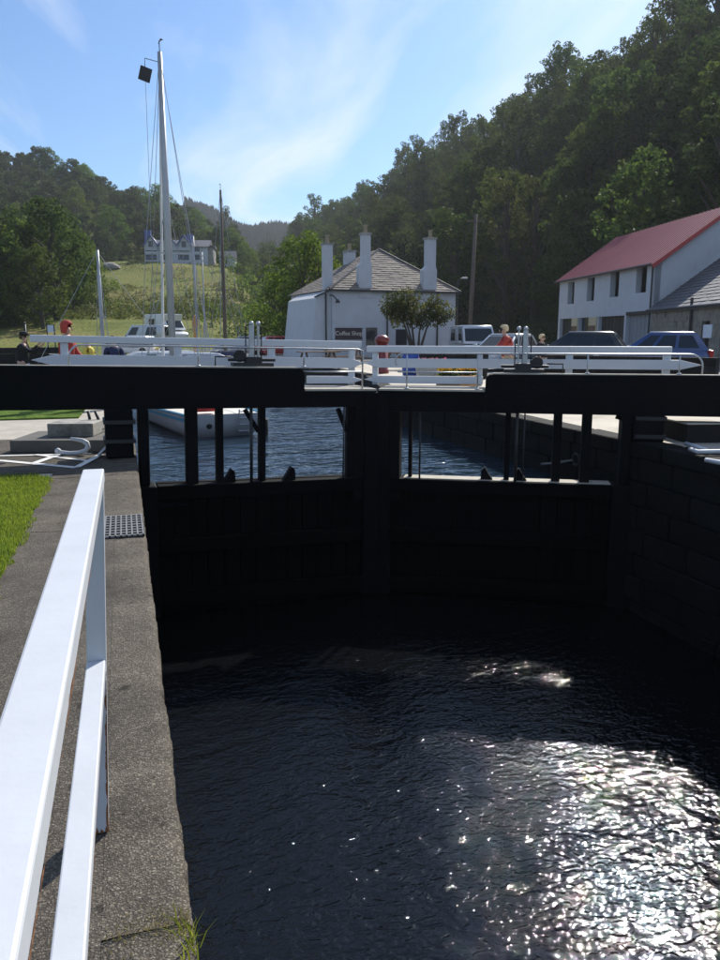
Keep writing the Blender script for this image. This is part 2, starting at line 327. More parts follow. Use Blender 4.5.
def text_mesh(name, body, size, mat, parent, loc, rot, extrude=.004):
    cu = bpy.data.curves.new(name, 'FONT'); cu.body = body; cu.size = size; cu.extrude = extrude; cu.align_x = 'CENTER'; cu.align_y = 'CENTER'
    t = bpy.data.objects.new('tmp', cu); COL.objects.link(t)
    me = bpy.data.meshes.new_from_object(t.evaluated_get(bpy.context.evaluated_depsgraph_get()))
    bpy.data.objects.remove(t); me.materials.clear(); me.materials.append(MATS[mat])
    o = link(name, me, parent); o.location = loc; o.rotation_euler = rot
    return o

# ------------------------------------------------------------------ terrain
LW = [(-200, 66), (0, 60), (60, 55), (100, 51), (160, 43), (195, 37), (220, 29), (240, 21), (258, 14), (280, 10), (2000, 10)]
def lerp_tab(t, x):
    if x <= t[0][0]: return t[0][1]
    for (a, b), (c, d) in zip(t, t[1:]):
        if x <= c: return b + (d-b)*(x-a)/(c-a)
    return t[-1][1]
def sstep(a, b, x):
    t = max(0., min(1., (x-a)/(b-a))); return t*t*(3-2*t)
def terrain(X, Y):
    D = X*HX + Y*HY; lat = X*HY - Y*HX
    if D < 8: return 0.05
    px = 360 + FPX*lat/D
    top = lerp_tab(LW, px)
    prof = [(0, 0), (58, 0), (72, .9), (90, 3.0), (120, 5.6), (150, 10.3), (172, 16.0), (182, 17.4), (198, 18.6), (290, top), (430, top-3)]
    left = lerp_tab(prof, D)
    if px > 200:                                   # valley between the hills
        val = lerp_tab([(0, 0), (60, 0), (150, 3), (300, 12), (450, 20)], D)
        k = sstep(226, 285, px); left = left*(1-k) + val*k
    bump = (math.sin(X*.11+1.3)*math.cos(Y*.07) + .5*math.sin(X*.23+Y*.17))*(min(1.6, max(0, (D-75)/60)) if D > 205 or D < 60 else min(.5, max(0, (D-75)/80)))
    far = 0.0
    if D > 450:
        crest = 104 + 14*math.sin(px*.012+.3) + .06*(px-280)
        far = lerp_tab([(450, 20), (760, crest), (900, crest+6), (1600, crest+10)], D) - 20
    s = (X-41)*.88
    right = 0.0
    if s > 0:
        right = s if s < 36 else 36 + (s-36)*.25
        right = min(right, 46)*(1-sstep(330, 420, Y))
    return max(left+far+bump, right + (bump*.6 if right > 0 else 0)) - (0.06 if D < 70 else 0)
def build_ground():
    nr, na = 150, 190; v = []; f = []
    rr = [56*(1900/56)**((i/(nr-1))**1.25) for i in range(nr)]
    aa = [R(-52) + R(132)*j/(na-1) for j in range(na)]
    for r in rr:
        for a in aa:
            X, Y = r*math.sin(a), r*math.cos(a); v.append((X, Y, terrain(X, Y)))
    for i in range(nr-1):
        for j in range(na-1): f.append((i*na+j, i*na+j+1, (i+1)*na+j+1, (i+1)*na+j))
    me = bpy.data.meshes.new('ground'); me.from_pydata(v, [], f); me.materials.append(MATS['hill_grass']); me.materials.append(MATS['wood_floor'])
    mi = []
    for q in f:
        c = [sum(v[k][d] for k in q)/4 for d in (0, 1)]
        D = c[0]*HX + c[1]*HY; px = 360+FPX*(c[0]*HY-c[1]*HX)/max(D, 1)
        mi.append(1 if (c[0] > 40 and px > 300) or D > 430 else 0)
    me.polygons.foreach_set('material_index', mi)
    tag(link('ground', me, smooth=True), kind='structure')
build_ground()
# low sheet that carries the ground out to the horizon on all sides
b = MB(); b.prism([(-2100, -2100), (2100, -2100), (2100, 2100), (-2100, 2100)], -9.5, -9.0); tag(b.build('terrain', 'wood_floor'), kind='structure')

XL, XR, ZR = 0.10, 6.7, 0.15
def strip(name, mat, poly, z0, z1): b = MB(); b.prism(poly, z0, z1); return tag(b.build(name, mat), kind='structure')
strip('quay_left', 'gravel_pale', [(-60, -14), (-0.14, -14), (-0.14, 20), (-1.2, 24), (-13, 28), (-13.5, 36), (-60, 36)], -9, -.02)
strip('lawn_left', 'lawn_soil', [(-60, 36), (-13.5, 36), (-14, 53.5), (6, 54), (6, 62), (-60, 62)], -9, -.03)
strip('quay_right', 'quay_slab', [(XR+.3, -14), (70, -14), (70, 60), (6.01, 62), (6.01, 54.02), (9.3, 50), (8.6, 28), (XR+.3, 20)], -9, ZR-.004)
strip('road', 'tarmac', [(12.5, 10), (26.5, 14), (31, 61), (12.5, 61)], ZR-.02, ZR)
strip('carpark_far', 'gravel_pale', [(-14, 54.4), (6, 54.6), (12.4, 55), (12.4, 61), (-6, 61.6), (-14, 60)], -.5, .03)
strip('footpath', 'path_aggregate', [(-0.86, -3), (-0.14, -3), (-0.14, 9.75), (-0.86, 9.75)], -.2, 0)
strip('apron_left', 'path_aggregate', [(-7, 9.754), (-0.14, 9.754), (-0.14, 12.9), (-7, 13.6)], -.2, -.004)
strip('lawn_bank', 'lawn_soil', [(-60, 16.6), (-.9, 16.2), (-.8, 20), (-1.6, 23.6), (-13.2, 27.6), (-13.6, 35.9), (-60, 35.9)], -.2, .01)
# pale worn patch beside the grate
strip('path_patch', 'coping_aggregate', [(-.80, 6.72), (-.50, 6.68), (-.47, 7.05), (-.62, 7.16), (-.82, 7.10)], -.05, .003)

# left coping with its uneven edge, in two lengths parted by a crack
cop = empty('lock_wall_left', (0, 0, 0)); tag(cop, kind='structure')
def coping(y0, y1, dy, seed):
    rg = random.Random(seed); n = int((y1-y0)/dy)+1; xs = [-.139, -.10, -.05, 0.0, .045, .075, .093, .103, .103, .103]
    zs = [0.0005, .003, .004, .004, .003, .001, -.006, -.022, -.4, -7.0]
    v = []; f = []; w = 0; w2 = 0
    for i in range(n):
        y = y0 + (y1-y0)*i/(n-1); w = w*.8 + rg.gauss(0, .0018); w2 = w2*.9 + rg.gauss(0, .0012); chip = -.012 if rg.random() < .03 else 0
        for k, (x, z) in enumerate(zip(xs, zs)):
            e = max(0, (k-4)/3) if k < 8 else 1
            v.append((x + (w+chip)*min(e, 1)*1.0, y, z + (w2*.9 + rg.gauss(0, .0009))*(0 if k >= 8 or k == 0 else 1) + chip*.4*(1 if 5 <= k <= 7 else 0)))
    m_ = len(xs)
    for i in range(n-1):
        for k in range(m_-1): f.append((i*m_+k, i*m_+k+1, (i+1)*m_+k+1, (i+1)*m_+k))
    f.append(tuple(range(m_))); f.append(tuple((n-1)*m_+k for k in range(m_))[::-1])
    me = bpy.data.meshes.new('coping_stone'); me.from_pydata(v, [], f); me.materials.append(MATS['coping_aggregate'])
    o = link('coping_stone', me, cop, smooth=True)
coping(-3, 1.938, .03, 1); coping(1.944, 10.2, .025, 2); coping(10.21, 20, .06, 3)
b = MB(); b.prism([(-.14, -3), (.09, -3), (.09, 20), (-.14, 20)], -8, -.06); b.build('wall_face', 'stone_dark', cop)
b = MB(); b.prism([(-.14, 20.01), (.08, 20.01), (-1.1, 24.1), (-13, 28.1), (-13.1, 27.8), (-1.3, 23.9)], -8, .0); b.build('wall_face', 'stone_dark', cop)

# right lock wall: courses of dark stone blocks, coping on top
rw = empty('lock_wall_right', (0, 0, 0)); tag(rw, kind='structure')
b = MB(); b.prism([(XR+.06, -3), (XR+.3, -3), (XR+.3, 20), (XR+.06, 20)], -9, ZR-.21); b.build('wall_backing', 'stone_dark', rw)
meshes = {}
def block_mesh(w, h, d, seed):
    key = (round(w, 2), round(h, 2), seed)
    if key not in meshes:
        rg = random.Random(seed); bm = bmesh.new(); bmesh.ops.create_cube(bm, size=1)
        for vv in bm.verts:
            vv.co.x *= d; vv.co.y *= w; vv.co.z *= h; vv.co += Vector((rg.uniform(-.012, .012), rg.uniform(-.006, .006), rg.uniform(-.006, .006)))
        bmesh.ops.bevel(bm, geom=bm.edges[:], offset=.014, segments=1, affect='EDGES')
        me = bpy.data.meshes.new('stone_block'); bm.to_mesh(me); bm.free(); me.materials.append(MATS['stone_shaded']); meshes[key] = me
    return meshes[key]
for row in range(10):
    y = 4.0 - (row % 2)*.35; z = ZR-.2-.17-row*.34
    while y < 19.8:
        w = (.7, .85, 1.0)[(row*3+int(y*7)) % 3]
        if not (row > 5 and y > 10):
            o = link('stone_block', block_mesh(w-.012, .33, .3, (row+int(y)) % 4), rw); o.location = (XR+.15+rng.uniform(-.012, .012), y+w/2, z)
        y += w
y = 3.0
while y < 19.7:
    w = (1.1, 1.35, .95)[int(y*5) % 3]; w = min(w, 20-y)
    o = link('coping_stone', block_mesh(w-.012, .2, .42, 9), rw); o.location = (XR+.16, y+w/2, ZR-.1)
    y += w
b = MB(); b.prism([(XR, 20.0), (XR+.4, 20.0), (9.0, 28), (9.7, 50), (6.4, 54.4), (6.0, 54.1), (9.29, 49.9), (8.6, 28)], -8, ZR+.002); b.build('wall_face', 'stone_dark', rw)
b = MB(); b.prism([(-14, 53.6), (6.0, 54.1), (6.0, 54.6), (-14, 54.3)], -8, .05); tag(b.build('basin_wall_far', 'stone_dark'), kind='structure')

# water
def water(name, mat, poly, z): b = MB(); b.poly([(x, y, z) for x, y in poly]); return tag(b.build(name, mat), kind='structure')
ZW, ZL = -0.68, -2.25
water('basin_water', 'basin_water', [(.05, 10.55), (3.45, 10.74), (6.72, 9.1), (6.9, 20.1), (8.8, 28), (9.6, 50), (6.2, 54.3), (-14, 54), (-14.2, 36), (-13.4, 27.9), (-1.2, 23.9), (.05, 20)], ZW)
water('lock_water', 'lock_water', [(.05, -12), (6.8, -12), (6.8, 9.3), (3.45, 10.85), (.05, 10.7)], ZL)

# ------------------------------------------------------------------ lock gates
MIT = Vector((3.5, 10.75))
def gate(heel, side, label):
    heel = Vector(heel); d = (MIT-heel); L = d.length; ang = math.atan2(d.y, d.x)
    g = empty('lock_gate', (heel.x, heel.y, 0)); g.rotation_euler = (0, R(1.2) if side == 'L' else 0, ang)
    sg = 1 if side == 'L' else -1                         # local +Y*sg = upstream
    dn = d.normalized(); nrm = Vector((-dn.y, dn.x))*sg
    def s_of(x, y=400, t=0.0):
        r_ = ray(x, y); o_ = heel + nrm*t                  # heel + dn*s = k*r
        det = dn.x*(-r_.y) - dn.y*(-r_.x)
        return (-o_.x*(-r_.y) + o_.y*(-r_.x))/det
    z0 = 0.0 if side == 'L' else -.13
    BT, BB, DK, PT = 1.18+z0, .64+z0, .90+z0*.5, -.40+z0*.6
    def bx(s0, s1, t0, t1, a, b_): m_ = MB(); m_.b2(s0, s1, t0*sg, t1*sg, a, b_); return m_
    s_end = s_of(303 if side == 'L' else 485)
    # balance beam with rounded end
    pr = [(-6.2, BB), (s_end, BB)] + [(s_end - .09*(1-math.cos(k*math.pi/10)), BT-.09+.09*math.sin(k*math.pi/10)) for k in range(6)] + [(-6.2, BT+.03), ]
    b = MB(); b.solid([(s, -.02*sg, z) for s, z in pr], [(s, .36*sg, z) for s, z in pr]); b.build('balance_beam', 'black_timber', g)
    bx(-6.2, s_end-.1, -.012, .10, BT+.004, BT+.022).build('beam_capping', 'deck_timber', g)
    # top beam under the deck, deck boards
    bx(s_end+.004, L-.02, 0, .30, BB, DK-.03).build('top_beam', 'black_timber', g)
    bx(-.3, L-.03, .37, .86, DK-.045, DK).build('walkway_board', 'deck_timber', g)
    for k in range(3): bx(s_end+.01, L-.03, -.03+k*.135, .095+k*.135, DK-.028, DK+.003*k).build('walkway_board', 'deck_timber', g)
    # posts
    bx(-.06, .07, -.04, .34, PT+.01, BB-.002).build('heel_post', 'black_timber', g, bevel=.02); bx(-.16, .16, -.04, .34, -5.5, PT+.005).build('heel_post', 'black_timber', g, bevel=.03)
    bx(L-.20, L+(.13 if side == 'L' else -.015), -.03, .31, -5.5, DK-.05).build('mitre_post', 'black_timber', g, bevel=.02)
    bx(L-.34, L-.206, .0, .26, PT-.3, BB-.003).build('upright', 'black_timber', g)
    # planking and rails of the leaf
    n = 13; w = (L-.36)/n
    me = None
    for k in range(n):
        m_ = MB(); m_.b2(0, w-.012, 0, .07*sg, -5.2, PT-.16)
        if me is None: me = m_.mesh('plank', 'black_timber_wet')
        o = link('plank', me, g); o.location = (.165+k*w, (.05+.006*((k*7) % 3))*sg, 0.004*((k*5) % 4))
    bx(.165, L-.206, .15, .19, -5.2, PT-.205).build('back_planking', 'black_timber_wet', g)
    for zz, hh in ((PT-.10, .2), (PT-.85, .2), (PT-1.6, .22), (PT-2.5, .25)):
        bx(.165, L-.206, -.02-.03*(zz < PT-.2), .3, zz-hh/2, zz+hh/2).build('cross_rail', 'black_timber_wet', g, bevel=.015)
    if side == 'R': bx(.17, L-.4, .02, .28, PT+.002, PT+.012).build('plank_top_strip', 'deck_timber', g)  # pale strip paints sunlight along the top of the right leaf
    else: bx(.17, L-.4, .17, .28, PT+.002, PT+.010).build('plank_top_strip', 'black_timber_wet', g)
    ups = [(191, .165), (219, .10), (261.5, .09), (348, .055)] if side == 'L' else [(410.5, .05), (507.5, .075), (557, .115), (586, .13), (631, .10)]
    for x, w_ in ups:
        s = s_of(x, 440, .12); bx(s-w_/2, s+w_/2, .07, .19, PT+.001, BB-.001).build('upright', 'black_timber', g)
    rods = [(251, .022), (343.5, .012)] if side == 'L' else [(420, .014), (516.5, .022), (524, .01), (627, .012)]
    for x, r_ in rods:
        s = s_of(x, 440, .03); m_ = MB(); m_.tube([(s, .03*sg, PT-.2), (s, .03*sg, BB+.1)], r_, 8); m_.build('paddle_rod', 'black_iron', g, True)
    braces = [((244, 413), (258, 436)), ((337, 408), (346, 432))] if side == 'L' else [((616, 416), (630, 420))]
    for (xa, ya), (xb, yb) in braces:
        sa, sb = s_of(xa, ya, .1), s_of(xb, yb, .1); m_ = MB(); m_.bar((sa, .1*sg, BB-.03), (sb, .1*sg, BB-.03-(yb-ya)*.0135), .05, .06); m_.build('brace', 'black_timber', g)
    for x in ((230, 290) if side == 'L' else (486, 520)):
        s = s_of(x, 480, .1); m_ = MB()
        m_.solid([(s-.10, .05*sg, PT), (s+.08, .05*sg, PT), (s+.07, .05*sg, PT+.15), (s+.02, .05*sg, PT+.19), (s-.03, .05*sg, PT+.10)], [(s-.10, .17*sg, PT), (s+.08, .17*sg, PT), (s+.07, .17*sg, PT+.15), (s+.02, .17*sg, PT+.19), (s-.03, .17*sg, PT+.10)])
        m_.build('step_bracket', 'black_timber', g)
    # white timber railing on the far side of the walkway
    T0, T1 = .88, .95
    if side == 'L': xa, xb, posts, low = 27, 359, (62, 176, 270, 351), 303
    else: xa, xb, posts, low = 673, 367, (668, 570, 480, 375), 485
    sa, sb = s_of(xa, 335, T0), s_of(xb, 345, T0)
    HT = 1.575 if side == 'L' else 1.435
    m_ = MB(); m_.b2(sa, sb, (T0-.03)*sg, (T1+.05)*sg, HT-.10, HT-.004); m_.build('handrail', 'white_gate_paint', g, bevel=.008)
    B1 = (1.16, 1.315) if side == 'L' else (1.10, 1.24)
    def pointed(sA, sB, za, zb, pt0, pt1, nm):
        zm = (za+zb)/2; pl = [(sA+(.3 if pt0 else 0), za), (sB-(.22 if pt1 else 0), za)] + ([(sB, zm)] if pt1 else []) + [(sB-(.22 if pt1 else 0), zb), (sA+(.3 if pt0 else 0), zb)] + ([(sA, zm)] if pt0 else [])
        q = MB(); q.solid([(s, (T0-.045)*sg, z) for s, z in pl], [(s, (T0-.003)*sg, z) for s, z in pl]); q.build(nm, 'white_gate_paint', g, bevel=.005)
    outer = s_of(29 if side == 'L' else 702, 360, T0)
    pointed(outer, sb+.05, B1[0], B1[1], True, True, 'rail_board')
    B2 = (DK+.025, DK+.14)
    pointed(s_of(low+(2 if side == 'L' else -2), 380, T0), sb+.04, B2[0], B2[1], False, True, 'rail_board')
    for k, x in enumerate(posts):
        s = s_of(x, 350, T0); wd = .10 if x not in (351, 480, 375) else .085
        m_ = MB(); m_.b2(s-wd/2, s+wd/2, T0*sg, (T1+.02)*sg, DK+.001, HT-.102); m_.build('rail_post', 'white_gate_paint', g, bevel=.006)
    # thin steel pipe rail on the near side
    TP = .02; pz = 1.46 if side == 'L' else 1.34; zb_ = BT+.03
    se = s_of(66 if side == 'L' else 704, 350, TP); sn = s_of(361 if side == 'L' else 398, 350, TP)
    r_ = .012; c_ = .16
    pts = [(se, TP*sg, zb_)] + [(se + c_*(1-math.cos(a)), TP*sg, pz-c_+c_*math.sin(a)) for a in [k*math.pi/12 for k in range(7)]] + [((se+sn)/2, TP*sg, pz), (sn-c_*.5, TP*sg, pz)] + ([(sn, TP*sg, pz-.02), (sn, TP*sg, DK)] if side == 'L' else [(sn-c_*.5 + c_*.7*math.sin(a), TP*sg, pz-c_*.7+c_*.7*math.cos(a)) for a in [k*math.pi/12 for k in range(1, 9)]])
    m_ = MB(); m_.tube(pts, r_, 8); m_.build('pipe_rail', 'galvanised', g, True)
    for x in ((196, 302) if side == 'L' else (407, 478, 588, 680)):
        s = s_of(x, 360, TP); base = BT+.02 if s < s_end else DK
        m_ = MB(); m_.tube([(s, TP*sg, base), (s, TP*sg, pz)], .011, 8); m_.lathe([(.035, base), (.03, base+.02)], (s, TP*sg, 0), 10); m_.build('pipe_post', 'galvanised', g, True)
    mid = s_of(302 if side == 'L' else 478, 380, TP)
    m_ = MB(); m_.tube([(mid, TP*sg, DK+.24), (sn, TP*sg, DK+.24)], .010, 8); m_.build('pipe_rail', 'galvanised', g, True)
    # paddle gear: rack between two grey uprights on an iron bed
    s = s_of(251 if side == 'L' else 523, 350, .25); gz = BT+.02; top = 1.76 if side == 'L' else 1.66
    m_ = MB(); m_.b2(s-.30, s+.26, .1*sg, .34*sg, gz, gz+.05); m_.b2(s-.12, s+.1, .12*sg, .32*sg, gz+.05, gz+.13); m_.tube([(s-.36, .2*sg, gz+.09), (s+.3, .2*sg, gz+.09)], .022, 8); m_.build('paddle_gear_bed', 'black_iron', g)
    for ds, hw in ((-.03, .034), (.065, .012)):
        m_ = MB(); m_.b2(s+ds-hw, s+ds+hw, .19*sg, .25*sg, gz+.1, top); m_.build('paddle_gear_upright', 'galvanised', g, bevel=.006)
        m_ = MB(); m_.lathe([(.01, top-.005), (.03, top+.008), (.034, top+.028), (.025, top+.05), (.006, top+.056)], (s+ds, .22*sg, 0), 12); m_.build('cap', 'galvanised', g, True)
    m_ = MB(); m_.b2(s-.012, s+.012, .2*sg, .24*sg, gz+.1, top-.06); m_.build('paddle_rack', 'black_iron', g)
    for ds in (-.11, .11):
        m_ = MB(); m_.tube([(s+ds, .22*sg, gz+.1), (s+ds, .22*sg, top-.02), (s+ds*.5, .22*sg, top+.02)], .009, 6); m_.build('stay_rod', 'black_iron', g, True)
    m_ = MB(); m_.lathe([(.03, -.03), (.085, -.03), (.085, .03), (.03, .03)], (s-.2, .22*sg, gz+.14), 14, 'Y'); m_.build('pinion_wheel', 'black_iron', g)
    m_ = MB(); m_.tube([(s-.55, .1*sg, gz+.01), (s-.55, .1*sg, gz+.13), (s-.33, .1*sg, gz+.13)], .012, 6); m_.build('grab_hoop', 'black_iron', g, True)
    # strap collar and pivot block on the quay
    bx(-.48, -.13 if side == 'L' else -.07, -.06, .4, (.0 if side == 'L' else ZR)+.002, BB-.002).build('pivot_block', 'black_timber', g, bevel=.02)
    for zc in (.2, .45): bx(-.5, -.1, -.075, .42, zc, zc+.05).build('iron_strap', 'black_iron', g)
    tag(g, label, 'lock gate', 'pair of mitred lock gates')
    return g
gate((0.2, 10.6), 'L', 'left black timber lock gate, its balance beam reaching over the near path')
gate((6.62, 9.15), 'R', 'right black timber lock gate, its balance beam ending at the right quay')

# chain and hose hanging behind the left pivot
b = MB()
for k, (x0, y0, x1, y1) in enumerate(((88, 411, 86, 432), (95, 411, 97, 430), (85, 436, 103, 428))):
    p, q = W(x0, y0, 11.5), W(x1, y1, 11.5); mid_ = (p+q)/2 + Vector((.05, 0, -.03)); b.tube([p, mid_, q], .022, 8)
p = G(96, 447); b.tube([W(97, 430, 11.5), W(90, 441, 11.6), G(84, 447) + Vector((0, 0, .02))], .02, 8)
tag(b.build('mooring_chain', 'black_iron', smooth=True), 'black chain hanging in loops beside the left gate pivot', 'chain')

# ------------------------------------------------------------------ near handrail (left)
hr = empty('handrail_barrier', (-.15, 2.45, 0)); tag(hr, 'white painted steel handrail with rusty edges running along the lock side', 'handrail')
def hb(name, pts4, mat='white_paint', bev=.004):
    b = MB(); b.solid(*pts4); o = b.build(name, mat, hr, bevel=bev); o.matrix_parent_inverse = hr.matrix_basis.inverted(); return o
def rect(y, xc, w, z0, z1): return [(xc-w/2, y, z0), (xc+w/2, y, z0), (xc+w/2, y, z1), (xc-w/2, y, z1)]
hb('top_rail', (rect(-1.2, -.132, .062, 1.155, 1.195), rect(2.485, -.105, .062, 1.155, 1.195)))
hb('lower_rail', (rect(-1.2, -.155, .056, .565, .600), rect(2.419, -.131, .056, .565, .600)))
for yp in (2.45, -.6):
    hb('post', ([(-.185, yp-.03, .004), (-.127, yp-.03, .004), (-.127, yp+.03, .004), (-.185, yp+.03, .004)], [(-.134, yp-.03, 1.154), (-.076, yp-.03, 1.154), (-.076, yp+.03, 1.154), (-.134, yp+.03, 1.154)]))
def ribbon(n, fa, fb, hmax, seed):
    """ragged rust line: a thin strip whose height wanders along its length"""
    rg2 = random.Random(seed); b = MB(); v = []; h = .002
    for k in range(n):
        h = max(.0002, min(hmax, h + rg2.gauss(0, hmax*.22) - .0002)); v += [fa(k/(n-1)), fb(k/(n-1), h)]
    b.add(v, [(2*k, 2*k+2, 2*k+3, 2*k+1) for k in range(n-1)]); o = b.build('rust_seam', 'rust', hr); o.matrix_parent_inverse = hr.matrix_basis.inverted()
rx = lambda t: -.1002 + .0267*t
ribbon(160, lambda t: (rx(t), -1.19+3.6*t, 1.1552), lambda t, h: (rx(t)+.0002, -1.19+3.6*t, 1.1552+h), .010, 3)
ribbon(160, lambda t: (-.1262+.0236*t, -1.19+3.59*t, .5655), lambda t, h: (-.1260+.0236*t, -1.19+3.59*t, .5655+h), .006, 4)
ribbon(40, lambda t: (-.1266, 2.4195+.06*t, .005), lambda t, h: (-.1262, 2.4195+.06*t, .005+h*3), .012, 5)
ribbon(30, lambda t: (-.186+.059*t, 2.4192, .005), lambda t, h: (-.185+.059*t, 2.4192, .005+h*3), .012, 6)

ribbon(60, lambda t: (-.1262+.0240*t, 2.4192, .02+.54*t), lambda t, h: (-.1262+.0240*t-h, 2.4190, .02+.54*t), .007, 8)

# drain grate
gr = empty('drain_grate', (-.065, 6.69, 0)); tag(gr, 'dark iron drain grate let into the lock side path', 'drain grate')
b = MB(); b.b2(-.16, .16, -.37, .37, .001, .005); b.build('grate_bed', 'rubber', gr)
for k in range(9): b = MB(); b.b2(-.16, .16, -.37+k*.09, -.345+k*.09, .006, .02); b.build('grate_bar', 'grate_iron', gr)
for k in range(8): b = MB(); b.b2(-.16+k*.043, -.148+k*.043, -.37, .375, .006, .024); b.build('grate_bar', 'grate_iron', gr)

# painted lines and iron on the left apron
ap = empty('painted_lines', (0, 0, 0)); tag(ap, 'white lines painted across the paving left of the gate pivot', 'road marking')
def line(pts, w, k):
    b = MB()
    for a, c in zip(pts, pts[1:]):
        p, q = Vector(a), Vector(c); d = (q-p).normalized(); n_ = Vector((-d.y, d.x))*(w/2); z = .004+k*.0015
        b.poly([(p.x-n_.x, p.y-n_.y, z), (q.x-n_.x, q.y-n_.y, z), (q.x+n_.x, q.y+n_.y, z), (p.x+n_.x, p.y+n_.y, z)])
    b.build('line', 'white_line', ap)
g2 = lambda x, y: tuple(G(x, y))[:2]
line([(-4.5, 12.0), g2(0, 460.6), g2(77, 467.8)], .10, 0)
line([(-4.5, 11.9), g2(0, 456), g2(56, 454.8), g2(92, 453.5)], .09, 1)
line([g2(34, 463.7), g2(92, 443)], .10, 2)
line([g2(35, 455), g2(90, 461.5)], .08, 3)
line([g2(77, 467.8), g2(101, 455)], .085, 4)
b = MB(); p = G(99, 456.5); b.bar(p + Vector((0, 0, .02)), W(113, 440.5, p.x*HX+p.y*HY-.05), .06, .03)
tag(b.build('iron_brace', 'white_paint'), 'short white bar sloping up to the left gate pivot', 'brace')
Dh = G(75, 455); Dh = Dh.x*HX+Dh.y*HY
b = MB(); b.tube([W(x, y, Dh) for x, y in ((57, 451), (62, 452.6), (70, 453.4), (79, 452.8), (85.5, 450.5), (88, 447), (87, 443), (82, 440.4), (76, 439.4), (70.5, 438.6))], [.02, .03, .03, .03, .032, .034, .034, .03, .025, .02], 10)
p = W(58, 451, Dh); b.lathe([(.01, -.04), (.04, -.02), (.04, .02), (.01, .04)], p, 10)
tag(b.build('mooring_hook', 'white_paint', smooth=True), 'white painted iron hook curled in front of the concrete steps', 'hook')

def step_block(label, cx, cy, rz, parts, z):
    e = empty('concrete_steps', (cx, cy, z), rz); tag(e, label, 'steps', 'concrete foot steps by the balance beams')
    for x0, x1, y0, y1, h0, h1, mt in parts:
        b = MB(); b.b2(x0, x1, y0, y1, h0, h1); b.build('step', mt, e, bevel=.012)
pL = G(56, 452.5)
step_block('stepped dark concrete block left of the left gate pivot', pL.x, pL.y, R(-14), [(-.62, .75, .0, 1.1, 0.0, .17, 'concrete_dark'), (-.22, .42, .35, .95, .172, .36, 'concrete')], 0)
pR = G(684, 442, ZR)
step_block('stepped concrete block with sunlight painted on its top by the right quay edge', pR.x, pR.y, R(-12), [(-.02, .52, -.1, .9, 0, .245, 'stone_dark'), (-.03, .525, -.11, .91, .247, .272, 'quay_slab'), (.53, 1.7, -.15, .9, 0, .105, 'stone_dark'), (.53, 1.71, -.16, .91, .107, .132, 'quay_slab')], ZR)  # dark bodies and pale top slabs paint the shaded fronts and sunlit tops
b = MB()
for pts in ([(690, 449), (698, 452), (720, 451.5), (760, 452)], [(686, 443.5), (707, 450.5)], [(706, 460), (722, 463), (760, 465)]):
    b.tube([G(x, y, ZR+.05) for x, y in pts], .028, 8)
tag(b.build('quay_rail', 'white_paint', smooth=True), 'white painted low iron rail on the right quay edge below the step', 'rail')
# mooring ring on the right wall beyond the gate
e = empty('mooring_ring', (XR-.01, 10.4, -.3)); tag(e, 'dark iron mooring ring with chain on the right basin wall', 'mooring ring')
b = MB(); b.tube([(-.05, .09*math.cos(k*math.pi/6), .09*math.sin(k*math.pi/6)) for k in range(13)], .018, 8, False); b.build('ring', 'black_iron', e, True)
b = MB(); b.tube([(-.05, .08, -.02), (-.12, .45, -.12), (-.1, .95, -.22)], .018, 8); b.build('chain', 'grate_iron', e, True)

# ------------------------------------------------------------------ foreground grass
def blades(name, pts, hmin, hmax, wid, lean, mat, label, cat, kind='stuff'):
    n = len(pts); v = np.zeros((n, 5, 3)); a = nrng.uniform(0, 2*np.pi, n); h = nrng.uniform(hmin, hmax, n); ln = nrng.uniform(0, lean, n)*h
    a2 = nrng.uniform(0, 2*np.pi, n); w = wid*nrng.uniform(.6, 1.3, n)
    ex, ey = np.cos(a)*w/2, np.sin(a)*w/2; lx, ly = np.cos(a2)*ln, np.sin(a2)*ln
    P = np.array(pts)
    for i, (sgn, t, u) in enumerate(((-1, 0, 0), (1, 0, 0), (.8, .55, .35), (-.8, .55, .35), (0, 1, 1))):
        v[:, i, 0] = P[:, 0]+ex*sgn+lx*u; v[:, i, 1] = P[:, 1]+ey*sgn+ly*u; v[:, i, 2] = P[:, 2]+h*t*(1-.25*u*ln/np.maximum(h, 1e-4))
    idx = np.arange(n)*5
    f = [q for i in idx for q in ((i, i+1, i+2, i+3), (i+3, i+2, i+4))]
    me = bpy.data.meshes.new(name); me.from_pydata(v.reshape(-1, 3).tolist(), [], [tuple(int(k) for k in q) for q in f]); me.materials.append(MATS[mat])
    o = link(name, me)
    if kind == 'stuff': tag(o, label, cat, kind='stuff')
    else: tag(o, label, cat)
    return o
strip('lawn_near', 'lawn_soil', [(-9, -3), (-.864, -3), (-.86, 9.2), (-.9, 9.5), (-1.2, 9.62), (-9, 9.9)], -.2, -.006)
pts = []
while len(pts) < 52000:
    x, y = -.80-abs(rng.gauss(0, 1.1)), rng.uniform(3.6, 9.85)
    if x < -3.4: continue
    e = -.83 + .025*math.sin(y*3.1)+.02*math.sin(y*9)+.015*math.sin(y*23) - max(0, y-9.2)*.35
    if x > e or y > 9.62 + (-x-1)*.04 + .03*math.sin(x*17): continue
    pts.append((x, y, -.008))
blades('grass', pts, .02, .052, .0055, .7, 'grass_blade', 'short mown green grass left of the lock side path', 'grass')
pts = [(-.125+rng.random()**.8*.22, 1.94+rng.gauss(0, .035)+.02*math.sin(k), -.004) for k in range(520)]
blades('moss_grass', pts, .006, .026, .0035, 1.2, 'grass_dry', 'dry grass rooted in the crack across the coping', 'grass')
tf = [(.085+rng.gauss(0, .018), 1.86+rng.gauss(0, .05), -.01) for k in range(34)]
blades('grass_tuft', tf, .03, .11, .005, 1.1, 'grass_blade', 'small tuft of long grass hanging over the lock edge', 'grass', kind='')


